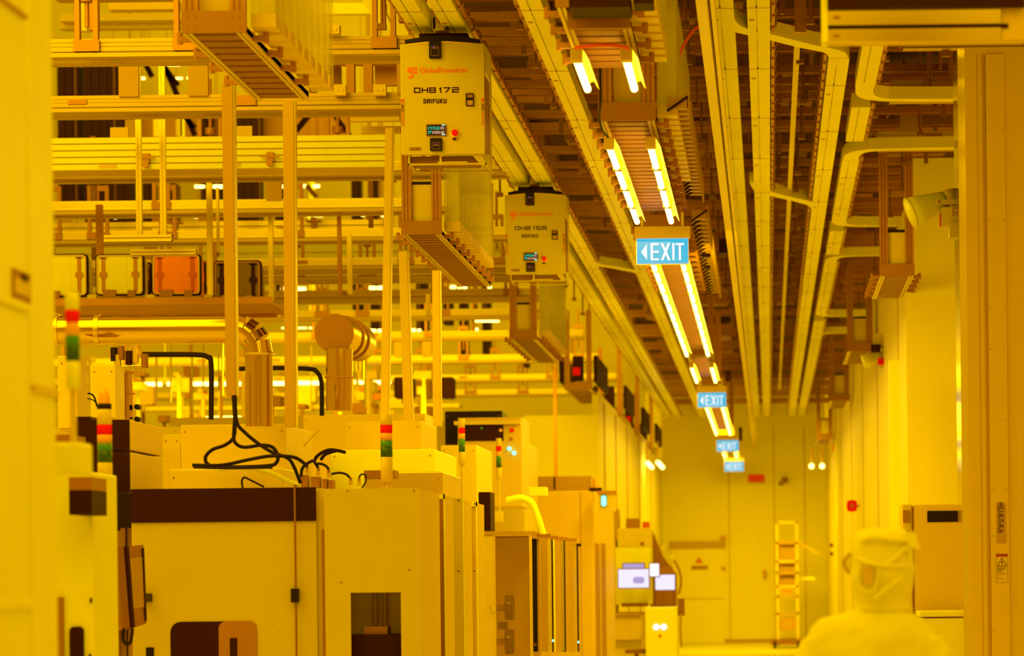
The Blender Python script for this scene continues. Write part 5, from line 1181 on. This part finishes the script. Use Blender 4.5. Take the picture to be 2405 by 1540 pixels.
# horn loudspeakers
def horn(s0, Y, label, sc=1.0, red=True, P=None):
    f=P or (lambda x,y,dy=0: U(x,y,Y+dy))
    m0=f(2138,500); m1=f(2225,468,.12); t=thing('horn_speaker',tuple(f(2250,500,.2)),label,'speaker')
    ax=(m1-m0); r0=37*Y/F*sc; 
    def ring(c,r,n=28):
        d=ax.normalized(); u=Vector((0,1,0)); u=(u-d*u.dot(d)).normalized(); v=d.cross(u)
        return [tuple(c+(u*math.cos(2*math.pi*k/n)*r*.55+v*math.sin(2*math.pi*k/n)*r)) for k in range(n)]
    MB().loft([ring(m0,r0),ring(m0+ax*.25,r0*.92),ring(m0+ax*.55,r0*.78),ring(m0+ax*.8,r0*.66),ring(m0+ax,r0*.55)],True).build('horn',M['white'],t)
    MB().tube([Vector(p) for p in ring(m0,r0)]+[Vector(ring(m0,r0)[0])],.003*sc*Y/19,6,caps=False).build('mouth_rim',M['cream'],t)
    MB().loft([ring(m1-ax*.05,r0*.6),ring(m1+ax*.12,r0*.62),ring(m1+ax*.3,r0*.5)],True).build('driver',M['cream'],t)
    a=f(2200,474,-.06); b=f(2256,474,-.02); MB().bar(a,b,.03*sc,.02*sc).build('yoke',M['cream'],t)
    p=f(2205,473,-.08); MB().cyl(p,p+Vector((0,.02,0)),.011*sc,12).build('bolt',M['bronze'],t)
    def bb(x0,y0,x1,y1,d0,d1,n,m,bev=0):
        A=f(x0,y1,d0); B=f(x1,y0,d0); MB().box(A.x,B.x,A.y,A.y+(d1-d0),A.z,B.z).build(n,M[m],t,bevel=bev)
    bb(2213,486,2256,532,-.02,.08,'mount_box','cream'); bb(2236,484,2252,507,-.03,-.02,'gland_plate','tan')
    A=f(2244,492,-.035); MB().tube(curve([A,f(2250,500,-.05),f(2250,508,-.04),f(2243,500,-.03)],6),.003*sc,6).build('cable_loop',M['cream'],t)
    bb(2230,522,2258,558,-.05,.05,'lower_box','cream')
    if red: bb(2207,500,2211,532,-.01,.02,'red_edge','dorange')
    return t
horn(None,19.8,'large pale horn loudspeaker on the steel column')
YH=36.0
def f2(x,y,dy=0): return U(2022+(x-2125)*.50, 832+(y-465)*.47, YH+dy)
t=horn(None,YH,'small far horn loudspeaker on the right wall with a dark cap and a red lamp',1.0*.47,False,f2)
MB().pb(2046,808,2068,826,35.8,35.95).build('dark_cap',M['dark'],t)
MB().pb(2056,782,2080,818,35.9,36.0).build('upper_case',M['cream'],t)
MB().pb(2062,841,2085,855,35.8,35.9).build('red_lamp',M['red'],t)
MB().pb(2078,772,2095,845,35.9,36.1).build('wall_plate',M['tan'],t)
# ---------------------------------------------------------------- steel service column on the right
Y=19.5
x0=U(2272,770,Y).x; xs=U(2255,770,Y+.6).x
t=thing('service_column',(x0+.4,Y,0),'tall steel-sided service column at the right edge with a printed label and a warning label','column')
MB().box(x0,x0+.75,Y,Y+.5,0,5.05).build('body',M['beige'],t)
MB().add([(x0,Y,0),(U(2256,770,Y+.0).x,Y+.02,0),(U(2256,770,Y+.0).x,Y+.02,5.05),(x0,Y,5.05),(x0,Y+.5,0),(U(2256,770,Y+.0).x,Y+.5,0),(U(2256,770,Y+.0).x,Y+.5,5.05),(x0,Y+.5,5.05)],[(0,3,2,1),(1,2,6,5),(4,5,6,7),(0,4,7,3)]).build('corner_strip',M['steel'],t)
xc0=U(2321,770,Y).x; xc1=U(2364,770,Y).x
MB().box(xc0,xc1,Y-.02,Y,0,5.0).build('cover_channel',M['beige'],t,bevel=.002)
MB().box(xc0-.022,xc0-.002,Y-.006,Y,0,5.0).build('groove',M['tan'],t)
MB().box(U(2300,770,Y).x,U(2301,770,Y).x,Y-.003,Y,0,5).build('joint',M['tan'],t)
for py in (110,308,518,722,820,985,1150,1258,1480):
    for x in (xc0+.014,xc1-.014):
        z=U(2340,py,Y).z; MB().cyl((x,Y-.024,z),(x,Y-.02,z),.0035,8).build('screw',M['bronze'],t)
z0=U(2352,1276,Y).z; z1=U(2352,1182,Y).z; xm=(U(2339,1230,Y).x+U(2363,1230,Y).x)/2
o=MB().box(xm-.033,xm+.033,Y-.022,Y-.02,z0,z1).build('label_strip',M['tan'],t)
text('HSU-8U5-8U6',(U(2343,1215,Y).x,U(2357,1215,Y).x,U(2350,1251,Y).z,U(2350,1180,Y).z),M['ink'],o,'lettering',Y-.0225,rot=1)
a,b,c,d=R(2339,1300,2366,1368,Y)
o=MB().box(a,b,Y-.022,Y-.02,c,d).build('warning_label',M['ink'],t)
MB().box(a+.0015,b-.0015,Y-.0225,Y-.022,c+.0015,d-.02).build('label_face',M['beige'],o)
MB().box(a+.0015,b-.0015,Y-.0225,Y-.022,d-.018,d-.0015).build('label_header',M['dorange'],o)
text('WARNING',(a+.022,b-.004,d-.015,d-.006),M['ink'],o,'lettering',Y-.0227)
MB().poly([(a+.006,d-.015),(a+.016,d-.015),(a+.011,d-.005)],Y-.0228,Y-.0225).build('header_mark',M['ink'],o)
tr=MB(); A=(a+.007,d-.078);B=(b-.007,d-.078);C_=((a+b)/2,d-.027)
for P_,Q_ in ((A,B),(B,C_),(C_,A)): tr.bar((P_[0],Y-.023,P_[1]),(Q_[0],Y-.023,Q_[1]),.0028)
cx=(a+b)/2
tr.poly([(cx+.004,d-.042),(cx-.007,d-.058),(cx-.001,d-.058),(cx-.004,d-.072),(cx+.007,d-.054),(cx+.001,d-.054)],Y-.0235,Y-.0225)
tr.build('voltage_symbol',M['ink'],o)
MB().box(a+.001,b-.001,Y-.0228,Y-.0225,d-.0855,d-.084).build('divider',M['ink'],o)
for k,(s,w_) in enumerate((('HAZARDOUS',.93),('VOLTAGE',.7),('INSIDE',.5))):
    text(s,(a+.005,a+.005+(b-a-.008)*w_,d-.096-k*.010-.003,d-.090-k*.010),M['ink'],o,'lettering',Y-.0227)
ln=MB()
for k,w_ in enumerate((.95,.85,.25,.55,.8)): ln.box(a+.005,a+.005+(b-a-.01)*w_,Y-.0228,Y-.0225,d-.128-k*.0085-(.004 if k>2 else 0),d-.1255-k*.0085-(.004 if k>2 else 0))
ln.build('fine_print',M['bronze'],o)
# mirror finished box at the upper right, near the camera
Y=12.0
a,b,c,d=R(1937,20,2380,97,Y); zs=U(2150,62,Y).z
t=thing('steel_housing',((a+b)/2,Y,c),'blurred shiny steel housing with a dark slot at the top right corner','housing')
MB().box(a,b+.05,Y+.012,Y+.12,c+.005,d).build('body',M['beige'],t)
MB().box(a,b-.05,Y,Y+.012,c,zs-.008).build('lower_face',M['steel'],t); MB().box(a,b-.05,Y,Y+.012,zs+.008,d).build('upper_face',M['steel'],t)
MB().box(a+.01,b-.02,Y+.004,Y+.014,zs-.008,zs+.008).build('slot',M['dark'],t)
MB().box(a-.012,a+.012,Y-.01,Y+.12,c,d+.2).build('edge_post',M['white'],t)
MB().box(a+.012,b+.04,Y-.03,Y+.12,d,d+.3).build('dark_underside',M['dark'],t)
for py in (41,84): p=U(1965,py,Y); MB().rrect(p.x,p.z,.028,.012,.004,Y-.003,Y).build('rivet',M['bronze'],t)
# hanging frame pieces right of the rails
for i,(x0,x1,y0,y1,Y,mm,l) in enumerate([(1866,1894,0,75,21,'brown','brown flat post hanging above the upper curved link rail')]):
    simple('flat_post',MB().pb(x0,y0,x1,y1,Y,Y+.06),M[mm],l,'post')
simple('thin_channel',MB().box(H(1874,110,HR-.02).x-.022,H(1874,110,HR-.02).x+.022,21.9,62,ZR+.08,ZR+.11),M['cream'],'thin bright channel running between the two rails right of the centre','channel')
# cabinet behind the person
Y=21.5
a,b,c,d=R(2145,1184,2330,1540,Y)
t=thing('wall_cabinet',((a+b)/2,Y,0),'tan cabinet with a dark window strip behind the person','cabinet')
MB().box(a,b,Y,Y+.6,0,d).build('body',M['beige'],t,bevel=.006)
MB().pb(2178,1199,2300,1225,Y-.006,Y).build('window_strip',M['black'],t)
a2,b2,c2,d2=R(2120,1184,2143,1460,Y+.05)
MB().box(a2,b2,Y+.02,Y+.5,0,d2).build('side_box',M['cream'],t,bevel=.006)
MB().pb(2121,1198,2136,1226,Y+.01,Y+.02).build('grille',M['bronze'],t)
MB().pb(2143,1190,2147,1450,Y-.003,Y+.02).build('gap',M['umber'],t)
MB().pb(2128,1246,2136,1252,Y-.01,Y+.02).build('latch',M['dark'],t)
Y=20.9
a,b,c,d=R(2160,1434,2330,1540,Y)
t=thing('low_counter',((a+b)/2,Y,0),'low pale counter with a dark seam beneath its top, beside the steel column','counter')
MB().box(a,b,Y,Y+.5,0,d-.05).build('body',M['white'],t,bevel=.01)
MB().box(a+.02,b,Y+.01,Y+.5,d-.05,d-.04).build('seam',M['umber'],t)
MB().box(a,b,Y-.01,Y+.5,d-.04,d).build('top',M['white'],t,bevel=.008)
# ================================================================ the person
YP=10.3
def ell(cx,cz,rx,ry,n=28,y=YP,tilt=0,sq=2.0):
    o=[]
    for k in range(n):
        a=2*math.pi*k/n; ca,sa=math.cos(a),math.sin(a)
        x=rx*abs(ca)**(2/sq)*(1 if ca>=0 else -1); yy=ry*abs(sa)**(2/sq)*(1 if sa>=0 else -1)
        o.append((cx+x,y+yy,cz+x*tilt))
    return o
def PX(px,py): return U(px,py,YP)
def ringpx(x0,x1,py,ry,sq=2.0,y=YP,tilt=0):
    a=PX(x0,py); b=PX(x1,py); return ell((a.x+b.x)/2,a.z,(b.x-a.x)/2,ry,y=y,tilt=tilt,sq=sq)
cx=(PX(1862,1540).x+PX(2232,1540).x)/2
person=thing('person',(cx,YP,0),'person in a pale hooded cleanroom coverall seen from behind, head turned to the side','person')
body=MB()
rings=[ringpx(2045,2110,1398,.06),ringpx(2028,2118,1415,.07),ringpx(2002,2128,1427,.085),ringpx(1962,2152,1440,.10),ringpx(1925,2172,1456,.115),ringpx(1900,2190,1475,.125),ringpx(1886,2205,1498,.132),ringpx(1878,2218,1530,.135)]
z=rings[-1][0][2]
for (zz,rx,ry) in ((1.20,.225,.14),(1.08,.205,.13),(.98,.20,.13),(.90,.21,.14),(.82,.20,.14)): rings.append(ell(cx,zz,rx,ry))
body.loft(rings)
for sx in (-1,1):
    sh=Vector((cx+sx*.175,YP,1.375)); el_=Vector((cx+sx*.25,YP-.01,1.10)); wr=Vector((cx+sx*.275,YP+.06,.86))
    body.tube([sh,sh.lerp(el_,.25),sh.lerp(el_,.6),el_,el_.lerp(wr,.5),wr],[.078,.082,.074,.062,.056,.042],20)
    hd=wr+Vector((0,.02,-.07)); body.tube([wr,wr+Vector((0,.008,-.03)),hd+Vector((0,0,-.02))],[.032,.038,.034],14)
    for k,(dy,ln_) in enumerate(((-.027,.065),(-.009,.075),(.009,.072),(.027,.058))):
        b0=hd+Vector((0,dy,-.01)); body.tube([b0,b0+Vector((-sx*.004,0,-ln_*.5)),b0+Vector((-sx*.016,.004,-ln_))],[.0095,.009,.0075],8)
    b0=wr+Vector((-sx*.01,.035,-.035)); body.tube([b0,b0+Vector((-sx*.008,.025,-.03)),b0+Vector((-sx*.012,.03,-.055))],[.012,.011,.009],8)
    hip=Vector((cx+sx*.10,YP,.88)); kn=Vector((cx+sx*.11,YP+.02,.48)); an=Vector((cx+sx*.115,YP-.01,.10))
    body.tube([hip,hip.lerp(kn,.5),kn,kn.lerp(an,.4),an],[.115,.10,.078,.072,.055],20)
    body.tube([an+Vector((0,-.06,-.055)),an+Vector((0,.0,-.05)),an+Vector((0,.10,-.06)),an+Vector((0,.17,-.068))],[.042,.05,.042,.028],14)
bo=body.build('coverall',M['cloth'],person)
rm=bo.modifiers.new('join','REMESH'); rm.mode='VOXEL'; rm.voxel_size=.0075; rm.use_smooth_shade=True
sm=bo.modifiers.new('soft','SMOOTH'); sm.iterations=4
tx=bpy.data.textures.new('folds','CLOUDS'); tx.noise_scale=.16
dp=bo.modifiers.new('folds','DISPLACE'); dp.texture=tx; dp.strength=.04; dp.mid_level=.5; dp.texture_coords='LOCAL'
# hood: boxy head cover with seams, turned toward the machines
hd=MB()
hr=[(2048,2100,1239,.05,2.4),(2018,2128,1243,.085,2.6),(2004,2140,1256,.105,2.6),(1999,2146,1275,.118,2.5),(1996,2149,1305,.125,2.4),(1995,2149,1340,.125,2.4),(1998,2147,1370,.12,2.3),(2004,2142,1393,.108,2.2),(2010,2136,1410,.10,2.0),(2006,2140,1426,.10,2.0),(1992,2152,1440,.105,2.0)]
hd.loft([ringpx(a_,b_,py,ry,sq) for a_,b_,py,ry,sq in hr])
h=hd.build('hood',M['cloth'],person)
ss=h.modifiers.new('s','SUBSURF'); ss.levels=2; ss.render_levels=2
tx2=bpy.data.textures.new('hoodfolds','CLOUDS'); tx2.noise_scale=.09
dp=h.modifiers.new('folds','DISPLACE'); dp.texture=tx2; dp.strength=.022; dp.texture_coords='LOCAL'
def strap(pts,r=.008,m='cloth'):
    P_=[]
    for (x,y) in pts:
        q=PX(x,y); xc=PX(2072,y).x; rx=.113; u=max(-.97,min(.97,(q.x-xc)/rx)); P_.append((q.x,YP-.125*(1-abs(u)**2.4)**(1/2.4)-.002,q.z))
    MB().tube(curve(P_,6),r,8).build('seam',M[m],person if 0 else h) if 1 else None
strap([(2012,1310),(2035,1322),(2070,1328),(2110,1330),(2145,1334)]); strap([(2124,1285),(2100,1310),(2078,1328)]); strap([(2128,1262),(2130,1290),(2132,1330)],.004)
strap([(2050,1405),(2075,1385),(2095,1370),(2115,1358)]); strap([(2020,1270),(2050,1262),(2090,1268),(2128,1270)])
strap([(2020,1328),(2016,1360),(2022,1382),(2048,1388),(2058,1360),(2060,1332)],.006)
q=PX(2036,1352); 
MB().rrect(q.x,q.z,.034,.058,.010,YP-.128,YP-.121).build('mesh_window',M['beige'],h)
q=PX(1993,1322)
MB().tube(curve([(q.x+.03,YP-.03,q.z+.03),(q.x+.002,YP+.02,q.z+.028),(q.x-.014,YP+.06,q.z),(q.x+.0,YP+.03,q.z-.03),(q.x+.03,YP-.01,q.z-.035)],6),.006,8).build('goggle_frame',M['brown'],person)
MB().loft([ell(q.x+.002,q.z-.028+.008*k,.010+.008*math.sin(math.pi*k/7),.045,y=YP+.03) for k in range(8)]).build('goggle_lens',M['acrylic'],person)
q=PX(2140,1270)
MB().add([(q.x-.02,YP-.07,q.z+.035),(q.x+.012,YP-.05,q.z+.03),(q.x+.03,YP-.05,q.z-.03),(q.x-.012,YP-.075,q.z-.02),(q.x-.02,YP-.06,q.z+.035),(q.x+.012,YP-.04,q.z+.03),(q.x+.03,YP-.04,q.z-.03),(q.x-.012,YP-.065,q.z-.02)],[(0,1,2,3),(7,6,5,4),(0,4,5,1),(1,5,6,2),(2,6,7,3),(3,7,4,0)]).build('hood_flap',M['cloth'],person)
# face side (out of view from here) under the hood
q=PX(2040,1340)
MB().loft([ell(PX(2040,1340).x,EYE-.06+.02*k,.035+.03*math.sin(math.pi*k/8),.03,y=YP+.105) for k in range(9)]).build('face',M['amber'] if 0 else M['tan'],person)
